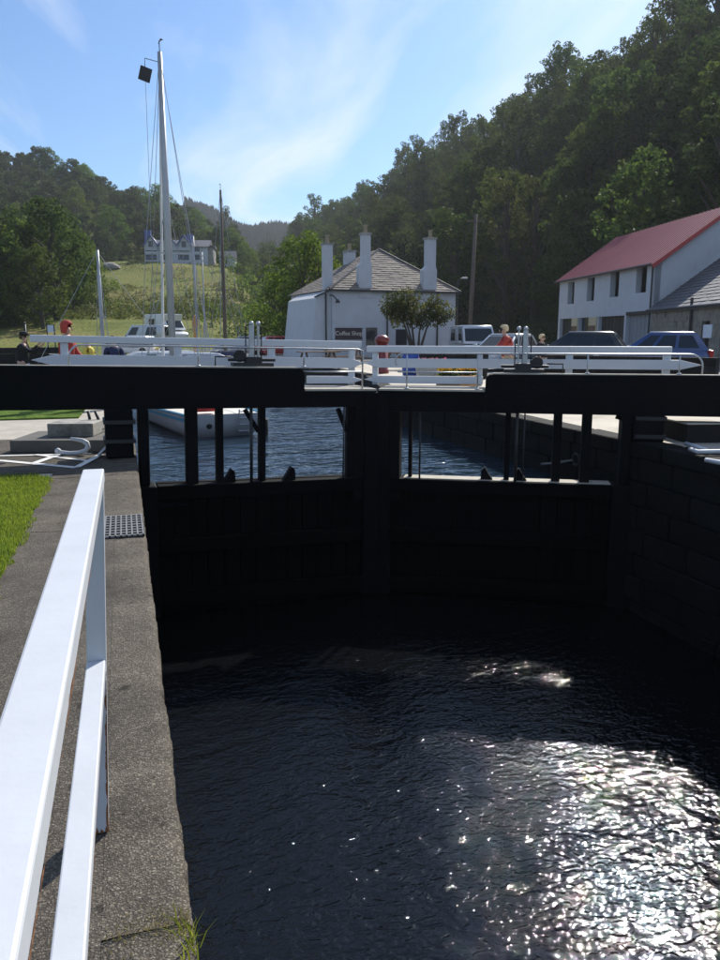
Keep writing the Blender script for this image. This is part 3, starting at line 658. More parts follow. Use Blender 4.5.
# ------------------------------------------------------------------ buildings
def wall_open(name, A, u, n, L, z0, z1, ops, th, mat, parent):
    """wall from A along u (unit 2-D), outward normal n, with real openings [(s0,s1,za,zb)]"""
    xs = sorted({0, L, *[o[0] for o in ops], *[o[1] for o in ops]}); zs = sorted({z0, z1, *[o[2] for o in ops], *[o[3] for o in ops]})
    P = lambda s, z, t: (A[0]+u[0]*s-n[0]*t, A[1]+u[1]*s-n[1]*t, z)
    hole = lambda s, z: any(o[0] < s < o[1] and o[2] < z < o[3] for o in ops)
    b = MB()
    for i in range(len(xs)-1):
        for j in range(len(zs)-1):
            if hole((xs[i]+xs[i+1])/2, (zs[j]+zs[j+1])/2): continue
            for t in (0, th): b.poly([P(xs[i], zs[j], t), P(xs[i+1], zs[j], t), P(xs[i+1], zs[j+1], t), P(xs[i], zs[j+1], t)])
    for s0, s1, za, zb in list(ops)+[(0, L, z0, z1)]:
        for a, c in (((s0, za), (s1, za)), ((s1, za), (s1, zb)), ((s1, zb), (s0, zb)), ((s0, zb), (s0, za))):
            b.poly([P(*a, 0), P(*c, 0), P(*c, th), P(*a, th)])
    me = bpy.data.meshes.new(name); me.from_pydata(b.v, [], b.f); me.materials.append(MATS[mat]); return link(name, me, parent)
def vis(o_, parent): o_.matrix_parent_inverse = parent.matrix_basis.inverted(); return o_
def frame_at(A, u, n):
    return lambda s, t, z: Vector((A[0]+u[0]*s+n[0]*t, A[1]+u[1]*s+n[1]*t, z))     # t outward
def obox(F, s0, s1, t0, t1, z0, z1, m=None):
    m = m or MB(); m.solid([F(s0, t0, z0), F(s1, t0, z0), F(s1, t1, z0), F(s0, t1, z0)], [F(s0, t0, z1), F(s1, t0, z1), F(s1, t1, z1), F(s0, t1, z1)]); return m
def window(F, s0, s1, z0, z1, parent, fm='frame_white', bars=1, depth=-.12, gm='window_glass'):
    w = obox(F, s0, s0+.07, depth, depth+.06, z0, z1); obox(F, s1-.07, s1, depth, depth+.06, z0, z1, w); obox(F, s0+.07, s1-.07, depth, depth+.06, z0, z0+.07, w); obox(F, s0+.07, s1-.07, depth, depth+.06, z1-.07, z1, w)
    for k in range(bars): zz = z0+(z1-z0)*(k+1)/(bars+1); obox(F, s0+.07, s1-.07, depth+.005, depth+.05, zz-.025, zz+.025, w)
    o = w.build('window', fm, parent)
    obox(F, s0+.07, s1-.07, depth+.015, depth+.025, z0+.07, z1-.07).build('pane', gm, o)
    obox(F, s0-.06, s1+.06, -.02, .06, z0-.09, z0-.005).build('sill', 'concrete', o)
def slated(F3, a0, a1, b0, b1, rows, mat, name, parent, th=.03):
    """stepped slate courses on a roof plane: bottom edge a0-a1, top edge b0-b1; split into a few slates per course"""
    a0, a1, b0, b1 = map(Vector, (a0, a1, b0, b1)); nrm = (a1-a0).cross(b0-a0 if (b0-a0).length > .01 else b1-a0).normalized()
    if nrm.z < 0: nrm = -nrm
    b = MB(); rg = random.Random(3)
    for r in range(rows):
        f0, f1 = r/rows, min(1.0, (r+1.15)/rows)
        p0, p1, q0, q1 = a0.lerp(b0, f0), a1.lerp(b1, f0), a0.lerp(b0, f1), a1.lerp(b1, f1)
        n = max(1, int((p1-p0).length/.33)); 
        for k in range(n):
            t0, t1 = k/n, (k+.97)/n; h = th*rg.uniform(.7, 1.5)
            v = [p0.lerp(p1, t0)+nrm*h, p0.lerp(p1, t1)+nrm*h, q0.lerp(q1, t1)+nrm*.004, q0.lerp(q1, t0)+nrm*.004]
            w = [p0.lerp(p1, t0), p0.lerp(p1, t1)]
            b.add(v+w, [(0, 1, 2, 3), (4, 5, 1, 0)])
    o = b.build(name, mat, parent); o['kind'] = 'stuff'; return o
def chimney(F, s0, s1, t0, t1, z0, zs, z1, ds, parent, pots=2):
    b = obox(F, s0, s1, t0, t1, z0, zs); b.solid([F(s0, t0, zs), F(s1, t0, zs), F(s1, t1, zs), F(s0, t1, zs)], [F(s0+ds, t0+.02, zs+.25), F(s1-ds*.3, t0+.02, zs+.25), F(s1-ds*.3, t1-.02, zs+.25), F(s0+ds, t1-.02, zs+.25)]) if ds else None
    if ds: obox(F, s0+ds+.003, s1-ds*.3-.003, t0+.023, t1-.023, zs+.25, z1, b)
    o = b.build('chimney', 'harling', parent)
    a_, c_ = (s0+ds, s1-ds*.3) if ds else (s0, s1); zt = z1 if ds else zs
    obox(F, a_-.06, c_+.06, t0-.04, t1+.04, zt, zt+.14).build('chimney_cap', 'concrete', o)
    p = F((a_+c_)/2, (t0+t1)/2, zt+.14); m = MB(); m.lathe([(.16, 0), (.13, .1), (.12, .38), (.15, .42), (.15, .47)], p, 10); m.build('chimney_pot', 'pot_clay', o, True)

# coffee shop
A = W(332, 287.5, 50); Bc = W(455.7, 293, 53.2); zE = (A.z+W(455.7, 293, 53.2).z)/2
u = Vector((Bc.x-A.x, Bc.y-A.y)); LS = u.length; u.normalize(); n = Vector((u.y, -u.x))
shop = empty('coffee_shop', (A.x, A.y, 0)); tag(shop, 'white harled coffee shop with hipped slate roof and tall chimneys across the basin', 'building')
F = frame_at(A, u, n); DP = 9.0; E0 = -.3
b = obox(F, 0, LS, -DP, 0, E0, zE); vis(b.build('wall', 'harling', shop), shop)
b = MB(); fr = [(-1.45, E0), (0, E0), (0, zE), (-.95, zE-.55)]
b.solid([F(s, -.25, z) for s, z in fr], [F(s, -6.5, z) for s, z in fr]); vis(b.build('buttress_wall', 'harling', shop), shop)
ap_ = W(384.8, 248, 54.5); zA = ap_.z; sA = (Vector((ap_.x, ap_.y))-Vector((A.x, A.y))).dot(u); ov = .25
c0, c1, c2, c3 = F(-ov, ov, zE-.05), F(LS+ov, ov, zE-.05), F(LS+ov, -DP-ov, zE-.05), F(-ov, -DP-ov, zE-.05)
r0, r1 = F(sA, -4.0, zA), F(sA, -6.2, zA)
b = MB(); b.add([c0, c1, c2, c3, r0, r1], [(0, 1, 4), (1, 2, 5, 4), (2, 3, 5), (3, 0, 4, 5), (3, 2, 1, 0)]); roof = vis(b.build('roof', 'slate', shop), shop)
vis(slated(F, c0, c1, r0, r0, 20, 'slate', 'roof_slates', roof), roof); vis(slated(F, c3, c0, r1, r0, 20, 'slate', 'roof_slates', roof), roof); vis(slated(F, c1, c2, r0, r1, 20, 'slate', 'roof_slates', roof), roof)
b = MB(); b.tube([c0+Vector((0, 0, .03)), r0+Vector((0, 0, .03))], .07, 6); b.tube([c1+Vector((0, 0, .03)), r0+Vector((0, 0, .03))], .07, 6); vis(b.build('hip_ridge', 'lead_pipe', roof), roof)
b = MB(); b.bar(c0+Vector((0, 0, -.03)), c1+Vector((0, 0, -.03)), .1, .12); b.bar(F(-1.1, -.2, zE-.52), F(0, ov, zE-.02), .12, .1); vis(b.build('gutter', 'lead_pipe', shop), shop)
def spx(x, y=300, t=0.0): # distance along the shop front of a photo column
    o2 = Vector((A.x+n.x*t, A.y+n.y*t)); d = ray(x, y); den = d.x*u.y - d.y*u.x; k = (o2.x*u.y - o2.y*u.x)/den; return (Vector((d.x*k, d.y*k))-o2).dot(u)
def zpx(x, y, t=0):
    s = spx(x, y, t); p = F(s, t, 0); return W(x, y, p.x*HX+p.y*HY).z
for xa, xb, ys, yt, dsx in ((357.5, 373, 265.6, 226, .26), (421.5, 437.4, 270, 231, .26)):
    s0, s1 = spx(xa), spx(xb); m0 = len(shop.children)
    chimney(F, s0+.1, s1-.1, -.5, .06, zE-.5, zpx(xa, ys), zpx(xa, yt)-.5, dsx, shop)
chimney(F, spx(322.8, 300, -1.2), spx(331.3, 300, -1.2), -1.35, -.85, zE-2.2, zpx(327, 238, -1.2)-.45, 0, 0, shop)
chimney(F, spx(345.7, 300, -6.5), spx(353.8, 300, -6.5), -7.0, -6.1, zE-.5, zpx(350, 246, -6.5)-.45, 0, 0, shop)
for o in shop.children:
    if o.name.startswith('chimney'):
        vis(o, shop)
        for c in o.children: vis(c, o) if False else None
for x in (326.5, 387, 437.3):
    s = spx(x); t_ = .06 if x > 330 else -.15
    m = MB(); m.tube([F(s, t_+.02, E0), F(s, t_+.02, zE-.1)], .055, 8); vis(m.build('downpipe', 'lead_pipe', shop, True), shop)
s0, s1, za, zb = spx(335), spx(361.8), zpx(348, 338.3), zpx(348, 328.7)
sg_ = vis(obox(F, s0, s1, .0, .07, za, zb).build('shop_sign', 'sign_board', shop), shop)
fb = obox(F, s0-.03, s1+.03, .005, .09, zb, zb+.05); obox(F, s0-.03, s1+.03, .005, .09, za-.05, za, fb); vis(fb.build('sign_frame', 'dark_wood', sg_), sg_)
ang = math.atan2(u.y, u.x)
vis(text_mesh('sign_lettering', 'Coffee Shop', (zb-za)*.62, 'sign_letters', sg_, F((s0+s1)/2, .076, (za+zb)/2), (math.pi/2, 0, ang)), sg_)
m = MB(); p = F(spx(331), .3, zpx(331, 297)); m.tube([F(spx(330), 0, p.z+.1), p+Vector((0, 0, .1)), F(spx(335), .4, p.z-.2)], .04, 6); m.lathe([(.05, 0), (.16, -.18), (.16, -.22)], F(spx(335.5), .4, p.z-.15), 10); vis(m.build('wall_lamp', 'lead_pipe', shop), shop)
# ground floor openings half hidden behind the gate rails
for xa, xb in ((366, 377), (396, 407)):
    s0, s1 = spx(xa), spx(xb)
    m = obox(F, s0, s1, .003, .05, .9, 2.05) if xb < 380 else obox(F, s0, s1, .003, .05, .95, 1.95); vis(m.build('window', 'window_glass', shop), shop)

# red-roofed store
store = empty('red_roof_store', (29, 37, 0)); tag(store, 'long white two storey store with red sheet roof on the right', 'building')
A2 = W(560, 281, 59.2); B2_ = W(656, 261, 44.2); zE2 = (A2.z + B2_.z)/2
u = Vector((B2_.x-A2.x, B2_.y-A2.y)); LB = u.length; u.normalize(); n = Vector((u.y, -u.x)); A = A2; F = frame_at(A, u, n)
ops = []
for xa, xb, ya, yb in ((567.5, 573.8, 282, 304), (586.5, 593.8, 277.5, 301), (609.3, 618, 271.5, 297), (634.8, 645.2, 265.6, 292.8)):
    ops.append((spx(xa), spx(xb), zpx((xa+xb)/2, yb), zpx((xa+xb)/2, ya)))
doors = [(spx(560.8), spx(573.2), 'dark_wood'), (spx(579.8), spx(590.3), 'window_glass'), (spx(599.6), spx(625.4), 'dark_wood'), (spx(627.2), spx(650.5), 'grey_door')]
dz = 2.75
dops = [(a, c, .1, dz) for a, c, _ in doors]
vis(wall_open('wall', A, u, n, LB, 0, zE2, ops+dops, .35, 'harling', store), store)
GW = 8.4
b = obox(F, 0, .3, -GW, -.36, 0, zE2); obox(F, .31, LB, -GW, -GW+.3, 0, zE2, b); vis(b.build('wall', 'harling', store), store)
zR2 = zE2 + 3.1
b = MB(); b.solid([F(LB-.3, -.36, 0), F(LB-.3, -GW, 0), F(LB-.3, -GW, zE2), F(LB-.3, -GW/2, zR2-.1), F(LB-.3, -.36, zE2+.2)], [F(LB, -.0, 0), F(LB, -GW, 0), F(LB, -GW, zE2), F(LB, -GW/2, zR2-.1), F(LB, 0, zE2)]); vis(b.build('gable_wall', 'harling', store), store)
b = MB(); b.poly([F(0, 0, zE2), F(0, -GW/2, zR2-.1), F(0, -GW, zE2)]); vis(b.build('gable_wall', 'harling', store), store)
for (s0, s1, za, zb) in ops:
    k0 = len(store.children); window(F, s0, s1, za, zb, store, bars=2, depth=-.2)
b = MB(); e0, e1 = F(-.3, .3, zE2-.12), F(LB+.25, .3, zE2-.12); g0, g1 = F(-.3, -GW/2, zR2), F(LB+.25, -GW/2, zR2); h0, h1 = F(-.3, -GW-.3, zE2-.12), F(LB+.25, -GW-.3, zE2-.12)
dzv = Vector((0, 0, .09)); b.add([e0, e1, g1, g0, h1, h0, e0-dzv, e1-dzv, g1-dzv, g0-dzv, h1-dzv, h0-dzv], [(0, 1, 2, 3), (3, 2, 4, 5), (6, 7, 8, 9), (9, 8, 10, 11), (0, 1, 7, 6), (1, 2, 8, 7), (2, 4, 10, 8), (3, 0, 6, 9), (5, 3, 9, 11), (4, 5, 11, 10)])
rf = vis(b.build('roof', 'red_roof', store), store)
b = MB()
for k in range(36):
    t = (k+.5)/36; b.bar(e0.lerp(e1, t)+Vector((0, 0, .02)), g0.lerp(g1, t)+Vector((0, 0, .02)), .05, .05)
o = vis(b.build('roof_ribs', 'red_roof', rf), rf); o['kind'] = 'stuff'
b = MB(); b.bar(e1-Vector((0, 0, .14)), g1-Vector((0, 0, .14)), .04, .22); b.bar(g1-Vector((0, 0, .14)), h1-Vector((0, 0, .14)), .04, .22); vis(b.build('bargeboard', 'red_trim', rf), rf)
b = MB(); b.tube([F(-.2, .36, zE2-.14), F(LB+.2, .36, zE2-.14)], .06, 6); b.tube([F(LB-.12, .1, 0), F(LB-.12, .1, zE2-.2), F(LB-.12, .36, zE2-.14)], .05, 6); vis(b.build('gutter', 'lead_pipe', store), store)
for k, (a, c, mt) in enumerate(doors):
    o = vis(obox(F, a+.01, c-.01, -.30, -.24, .1, dz-.01).build('door', mt, store), store)
    if mt != 'window_glass':
        m = MB(); nb = max(2, int((c-a)/.5))
        for j in range(1, nb): obox(F, a+(c-a)*j/nb-.012, a+(c-a)*j/nb+.012, -.24, -.225, .12, dz-.03, m)
        vis(m.build('door_boards', mt, o), o)
for xa, xb in ((573.6, 579.4), (590.8, 598.4)):
    vis(obox(F, spx(xa), spx(xb), .004, .08, .1, dz).build('pier', 'cream_paint', store), store)
    vis(obox(F, spx(xa)+.1, spx(xb)-.1, .08, .12, 1.2, 2.2).build('shutter', 'bench_wood', store), store)
m = obox(F, spx(627.5), spx(651), -.2, .05, dz, dz+.18); vis(m.build('lintel', 'dark_wood', store), store)

# stone annex at the gable
annex = empty('stone_annex', (27, 33, 0)); tag(annex, 'low tan stone shed with slate roof against the white gable', 'building')
C0 = F(LB+.003, .05, 0); D_end = W(740, 300, 33.5); A = C0; u2 = Vector((D_end.x-C0.x, D_end.y-C0.y)); LA = u2.length; u2.normalize(); u = u2; n = Vector((u.y, -u.x)); F = frame_at(A, u, n)
zEa = zpx(690, 305.5)
dr = (spx(703.5), spx(712), .1, zpx(708, 321))
vis(wall_open('wall', A, u, n, LA, 0, zEa, [dr], .4, 'stone_tan', annex), annex)
vis(obox(F, 0, LA, -7, -6.6, 0, zEa+2.8).build('wall', 'stone_tan', annex), annex)
b = MB(); e0, e1 = F(.1, .25, zEa-.05), F(LA+.3, .25, zEa-.05); g0, g1 = F(.1, -6.0, zEa+4.6), F(LA+.3, -6.0, zEa+4.6)
b.add([e0, e1, g1, g0]+[q-Vector((0, 0, .15)) for q in (e0, e1, g1, g0)], [(0, 1, 2, 3), (7, 6, 5, 4), (0, 1, 5, 4), (1, 2, 6, 5), (2, 3, 7, 6), (3, 0, 4, 7)]); rf = vis(b.build('roof', 'slate_dark', annex), annex)
vis(slated(F, e0, e1, g0, g1, 26, 'slate_dark', 'roof_slates', rf), rf)
m = MB(); m.tube([F(0, .3, zEa-.08), F(LA+.2, .3, zEa-.08)], .06, 6); m.tube([F(spx(694.5), .12, 0), F(spx(694.5), .12, zEa+.35)], .07, 8); vis(m.build('gutter', 'lead_pipe', annex), annex)
o = vis(obox(F, dr[0]+.01, dr[1]-.01, -.3, -.22, .1, dr[3]-.01).build('door', 'dark_wood', annex), annex)
vis(obox(F, spx(706.5), spx(715.3), .004, .05, zpx(711, 338), zpx(711, 324.5)).build('notice_board', 'notice_paper', annex), annex)
m = MB(); rg = random.Random(5); z = .15; r = 0
while z < zEa-.2:
    h = rg.uniform(.2, .3); s = rg.uniform(0, .3)
    while s < LA-.3:
        w = rg.uniform(.3, .7); w = min(w, LA-s)
        if not (s+w > dr[0]-.1 and s < dr[1]+.1): obox(F, s, s+w-.03, .0, rg.uniform(.012, .04), z, z+h-.03, m)
        s += w
    z += h
o = vis(m.build('wall_stones', 'stone_tan', annex), annex); o['kind'] = 'stuff'

# house on the hillside terrace
hA = W(145, 262, 180); hB = W(208, 262, 181); A = hA; u = Vector((hB.x-hA.x, hB.y-hA.y)); LH = u.length; u.normalize(); n = Vector((u.y, -u.x)); F = frame_at(A, u, n)
zb0 = terrain(hA.x, hA.y+3)-1.2; zh = zpx(176, 262.5); ze = zpx(176, 246)
house = empty('hillside_house', (A.x, A.y, zb0)); tag(house, 'large white gabled house with blue trim on the hillside terrace', 'house')
ops = []
for xa in (150.5, 156, 167, 182.5, 188, 199): ops += [(spx(xa)-.6, spx(xa)+.6, zpx(xa, 251.5), zpx(xa, 247)), (spx(xa)-.6, spx(xa)+.6, zpx(xa, 260), zpx(xa, 254.5))]
vis(wall_open('wall', A, u, n, LH, zb0, ze, ops, .3, 'harling', house), house)
vis(obox(F, 0, LH, -9, -.31, zb0, ze-.3).build('wall', 'harling', house), house)
for (s0, s1, za, zb) in ops:
    o = vis(obox(F, s0, s1, -.2, -.15, za, zb).build('window', 'window_glass', house), house); vis(obox(F, s0, s1, -.15, -.1, (za+zb)/2-.06, (za+zb)/2+.06).build('frame', 'blue_trim', o), o)
zr = zpx(170, 237.5)
b = MB(); b.add([F(-.4, .4, ze-.1), F(LH+.4, .4, ze-.1), F(LH+.4, -4.5, zr), F(-.4, -4.5, zr), F(LH+.4, -9.4, ze-.1), F(-.4, -9.4, ze-.1)], [(0, 1, 2, 3), (3, 2, 4, 5), (0, 3, 5), (1, 4, 2), (0, 5, 4, 1)]); rf = vis(b.build('roof', 'slate_dark', house), house)
for x0, x1, xp, yp in ((147.5, 160, 153.6, 236), (161, 179.5, 170.5, 236), (180, 193, 186.3, 236)):
    s0, s1, sp, zp = spx(x0), spx(x1), spx(xp), zpx(xp, yp)
    b = MB(); b.solid([F(s0, .35, ze-1), F(s1, .35, ze-1), F(s1, .35, ze+.2), F(sp, .35, zp), F(s0, .35, ze+.2)], [F(s0, -4, ze-1), F(s1, -4, ze-1), F(s1, -4, ze+.2), F(sp, -4, zp), F(s0, -4, ze+.2)]); gw = vis(b.build('gable', 'harling', house), house)
    b = MB(); b.bar(F(s0-.3, .5, ze-.1), F(sp, .5, zp+.15), .5, .22); b.bar(F(s1+.3, .5, ze-.1), F(sp, .5, zp+.15), .5, .22); vis(b.build('bargeboard', 'blue_trim', gw), gw)
    vis(obox(F, sp-.5, sp+.5, .352, .42, ze-.3, ze+1.0).build('window', 'window_glass', gw), gw)
for xc, yt in ((149, 229), (190.5, 233)):
    s = spx(xc); o = vis(obox(F, s-.7, s+.7, -3, -1.8, ze, zpx(xc, yt)).build('chimney', 'blue_trim', house), house)
sA_, sB_ = spx(208), spx(214.5)
o = vis(obox(F, LH+.01, sB_, -6, -.8, zb0, zpx(210, 247)).build('annexe_wall', 'concrete', house), house)
vis(obox(F, LH+.01, sB_+.3, -6.3, -.5, zpx(210, 247), zpx(210, 245)).build('annexe_roof', 'slate_dark', house), house)
e = empty('white_cottage', tuple(F(spx(222), 0, zb0))); tag(e, 'low white outbuilding right of the hillside house', 'house')
vis(obox(F, spx(220), spx(236), -5, -1, zb0, zpx(228, 257)).build('wall', 'harling', e), e)
b = MB(); s0, s1, zt = spx(219.5), spx(236.5), zpx(228, 257); b.solid([F(s0, -.7, zt), F(s0, -5.3, zt), F(s0, -3, zt+1.6)], [F(s1, -.7, zt), F(s1, -5.3, zt), F(s1, -3, zt+1.6)]); vis(b.build('roof', 'slate_dark', e), e)
vis(obox(F, spx(226), spx(228), -.999, -.9, zt-1.4, zt-.4).build('window', 'window_glass', e), e)

# ------------------------------------------------------------------ yachts
def yacht(stern, head, L, beam, free, z_mast, mast_at, label, hull='hull_white', stripe=None, mast_mat='alloy', mr=.075, name='sailing_yacht', cabin=True, tilt=0.0, detail=True):
    """stern (x,y) at the waterline, head = heading angle, local x forward"""
    e = empty(name, (stern[0], stern[1], ZW), head); tag(e, label, 'yacht' if name == 'sailing_yacht' else 'boat', 'boats moored in the basin')
    N = 13; b = MB(); v = []
    sec = [(-1, 0), (-.97, .35), (-.9, .62), (-.8, .85), (-.55, 1.0)]
    st = []
    for i in range(N):
        t = i/(N-1); w = beam/2*(.80+.2*math.sin(min(1, t/.45)*math.pi/2) if t < .45 else math.cos((t-.45)/.55*math.pi/2)**.75)
        w = max(w, .015); sh = free*(1 - .12*math.sin(t*math.pi) + .22*t*t); x = t*L - (0 if i else .0)
        ring = []
        for yy, zz in ((-1, 1), (-.99, .55), (-.93, .2), (-.8, -.12), (0, -.45), (.8, -.12), (.93, .2), (.99, .55), (1, 1)):
            xo = (.30*(zz-.2) if i == 0 else 0) + (.55*zz*free if i == N-1 else 0)
            ring.append((x+xo*(-1 if i == 0 else 1)*(1 if i else .6), yy*w, zz*sh))
        st.append((x, w, sh)); v += ring
    m_ = 9; f = []
    for i in range(N-1):
        for k in range(m_-1): f.append((i*m_+k, i*m_+k+1, (i+1)*m_+k+1, (i+1)*m_+k))
    f.append(tuple(range(m_))[::-1]); f.append(tuple((N-1)*m_+k for k in range(m_)))
    b.add(v, f); h = b.build('hull', hull, e, True)
    b = MB(); dv = [(v[i*m_][0], v[i*m_][1]*.985, v[i*m_][2]+.004) for i in range(N)] + [(v[i*m_+8][0], v[i*m_+8][1]*.985, v[i*m_+8][2]+.004) for i in range(N)]
    b.add(dv, [(i, i+1, N+i+1, N+i) for i in range(N-1)]); b.build('deck', 'deck_cream', e)
    for sd in (0, 8):
        b = MB(); b.tube([(v[i*m_+sd][0], v[i*m_+sd][1], v[i*m_+sd][2]+.01) for i in range(N)], .03, 6); b.build('rubbing_strake', stripe or 'hull_white', e)
        if stripe:
            b = MB(); k1 = 1 if sd == 0 else 7
            for i in range(N-1):
                q = []
                for ii, fr_ in ((i, .30), (i+1, .30), (i+1, .62), (i, .62)):
                    p, r_ = Vector(v[ii*m_+sd]), Vector(v[ii*m_+k1]); c = p.lerp(r_, fr_); c.y += .006*(-1 if sd == 0 else 1); q.append(c)
                b.poly(q)
            b.build('hull_stripe', stripe, h)
    fz = free*.95
    if cabin:
        b = MB(); wb = beam*.30
        b.solid([(L*.30, -wb, fz), (L*.72, -wb*.62, fz), (L*.72, wb*.62, fz), (L*.30, wb, fz)], [(L*.31, -wb*.85, fz+.42), (L*.68, -wb*.5, fz+.30), (L*.68, wb*.5, fz+.30), (L*.31, wb*.85, fz+.42)]); c = b.build('cabin', 'hull_white', e, bevel=.04)
        for sd in (-1, 1):
            b = MB(); b.solid([(L*.36, sd*wb*.93, fz+.14), (L*.6, sd*wb*.70, fz+.14), (L*.6, sd*wb*.66, fz+.25), (L*.36, sd*wb*.88, fz+.28)], [(L*.36, sd*(wb*.93+.02), fz+.14), (L*.6, sd*(wb*.70+.02), fz+.14), (L*.6, sd*(wb*.66+.02), fz+.25), (L*.36, sd*(wb*.88+.02), fz+.28)]); b.build('cabin_window', 'car_glass', c)
        b = MB(); b.solid([(L*.27, -wb, fz), (L*.36, -wb*.9, fz), (L*.36, wb*.9, fz), (L*.27, wb, fz)], [(L*.28, -wb*.8, fz+.75), (L*.34, -wb*.7, fz+.72), (L*.34, wb*.7, fz+.72), (L*.28, wb*.8, fz+.75)]); b.build('spray_hood', 'navy_canvas', e, bevel=.08)
    zt = z_mast-ZW; mx = L*mast_at
    b = MB(); b.tube([(mx, 0, fz), (mx-.02*tilt, 0, zt*.6), (mx-.05*tilt, 0, zt)], [mr, mr*.95, mr*.6], 10); mst = b.build('mast', mast_mat, e, True)
    b = MB(); zs = fz+(zt-fz)*.44; b.bar((mx, -.62, zs), (mx, .62, zs), .05, .035); b.build('spreader', mast_mat, mst)
    b = MB(); b.tube([(mx-.05, 0, fz+.95), (mx-L*.36, 0, fz+1.0)], .055, 8); bm_ = b.build('boom', mast_mat, e, True)
    b = MB(); b.tube([(mx-.15, 0, fz+1.08), (mx-L*.18, 0, fz+1.16), (mx-L*.35, 0, fz+1.08)], [.09, .13, .07], 8); b.build('sail_cover', 'navy_canvas', bm_, True)
    wr = .008 if detail else .012
    for sd in (-1, 1):
        for (zz, xo) in ((zt*.985, 0), (zt*.62, -.25), (zs, .2)):
            b = MB(); b.tube([(mx, .02*sd, zz)] + ([(mx, .62*sd, zs)] if xo == 0 else []) + [(mx+xo, beam*.44*sd, fz)], wr, 5); b.build('shroud', 'steel_wire', mst)
    b = MB(); b.tube([(mx, 0, zt*.985), (.05, 0, fz+.05)], wr, 5); b.build('backstay', 'steel_wire', mst)
    b = MB(); b.tube([(mx+.1, 0, zt*.97), ((mx+1.5) if detail else L*.985, 0, fz+.3)], [.022, .05] if detail else .012, 6); b.build('furled_foresail', 'cloth_white' if detail else 'steel_wire', mst)
    if detail: b = MB(); b.tube([(mx, 0, zt*.985), (L*.99, 0, fz+.3)], .008, 5); b.build('forestay', 'steel_wire', mst)
    b = MB(); b.tube([(mx, 0, zt), (mx, 0, zt+.28)], .012, 5); b.tube([(mx-.25, 0, zt+.22), (mx+.12, 0, zt+.24)], .01, 5); b.lathe([(.005, 0), (.05, .02), (.005, .05)], (mx-.25, 0, zt+.2), 8); b.build('masthead_vane', 'black_iron', mst)
    # pushpit and stanchions
    b = MB()
    for sd in (-1, 1):
        b.tube([(.1, beam*.36*sd, fz), (.1, beam*.36*sd, fz+.55), (L*.1, beam*.42*sd, fz+.58), (L*.5, beam*.47*sd, fz+.55), (L*.9, beam*.2*sd, fz+.68)], .012, 6)
        for t in (.25, .5, .72): b.tube([(L*t, beam*(.46 if t < .6 else .37)*sd, fz), (L*t, beam*(.46 if t < .6 else .37)*sd, fz+.56)], .011, 5)
    b.tube([(.1, -beam*.36, fz+.55), (.1, beam*.36, fz+.55)], .012, 6); b.build('guard_rail', 'galvanised', e)
    return e
sp_ = G(222, 436.5, ZW); mp_ = P2(172, 22); hd = math.atan2(mp_[1]-sp_.y, mp_[0]-sp_.x)
main = yacht((sp_.x, sp_.y), hd, 9.0, 2.15, .52, W(161.5, 52, 22).z, math.hypot(mp_[0]-sp_.x, mp_[1]-sp_.y)/9.0, 'nearest white yacht with light blue stripe and tallest mast, its stern towards the gate', stripe='hull_blue', mr=.10, tilt=0)
# stern gear of the near yacht: ladder, fender, exhaust, radar reflector
b = MB()
for yy in (-.62, -.36): b.tube([(-.1, yy, .05), (-.22, yy, .62)], .016, 6)
for k in range(4): b.tube([(-.115-.03*k, -.62, .12+.15*k), (-.115-.03*k, -.36, .12+.15*k)], .013, 6)
b.build('stern_ladder', 'galvanised', main)
b = MB(); b.lathe([(.03, -.02), (.07, 0), (.07, .05), (.03, .06)], (-.06, .30, .26), 10, 'X'); b.build('exhaust', 'rubber', main)
b = MB(); b.lathe([(.02, -.26), (.08, -.2), (.09, 0), (.08, .2), (.02, .26)], (-.2, -.95, .16), 10); b.build('fender', 'rubber', main)
b = MB(); b.box((.15, .35, .70), (.3, .5, .25)); b.build('life_ring_bag', 'red_canvas', main, bevel=.05)
zt = W(161.5, 52, 22).z-ZW; mx = math.hypot(mp_[0]-sp_.x, mp_[1]-sp_.y)
b = MB(); b.box((mx-.1, .42, zt-.62), (.05, .30, .34), 0, .25); b.tube([(mx, 0, zt-.25), (mx-.05, .40, zt-.22), (mx-.1, .42, zt-.45)], .01, 5); b.build('radar_reflector', 'black_iron', main)
b = MB(); b.tube([(mx-.1, .42, zt-.8), (mx-.5, .55, zs if False else 3.2), (mx-.6, .5, 1.0)], .006, 5); b.build('halyard', 'steel_wire', main)
def yacht_at(px, D, ytop, L, head, label, **k):
    x, y = P2(px, D); m_at = .56; c, s = math.cos(head), math.sin(head)
    return yacht((x-c*L*m_at, y-s*L*m_at), head, L, L*.3, .8, W(px, ytop, D).z, m_at, label, detail=False, **k)
yacht_at(225, 40, 190, 8.6, R(80), 'yacht with a brown wooden mast right of the tall pale mast', mast_mat='pole_wood', mr=.085)
yacht_at(102.5, 36, 250, 6.8, R(200), 'small yacht with a short grey mast at the left of the basin', mr=.09)
yacht_at(197, 47, 236, 7.5, R(8), 'far yacht with a thin mast, left of a close pair', mr=.06)
yacht_at(205, 50, 252, 7.2, R(172), 'far yacht with the lower thin mast, right of a close pair', mr=.05)
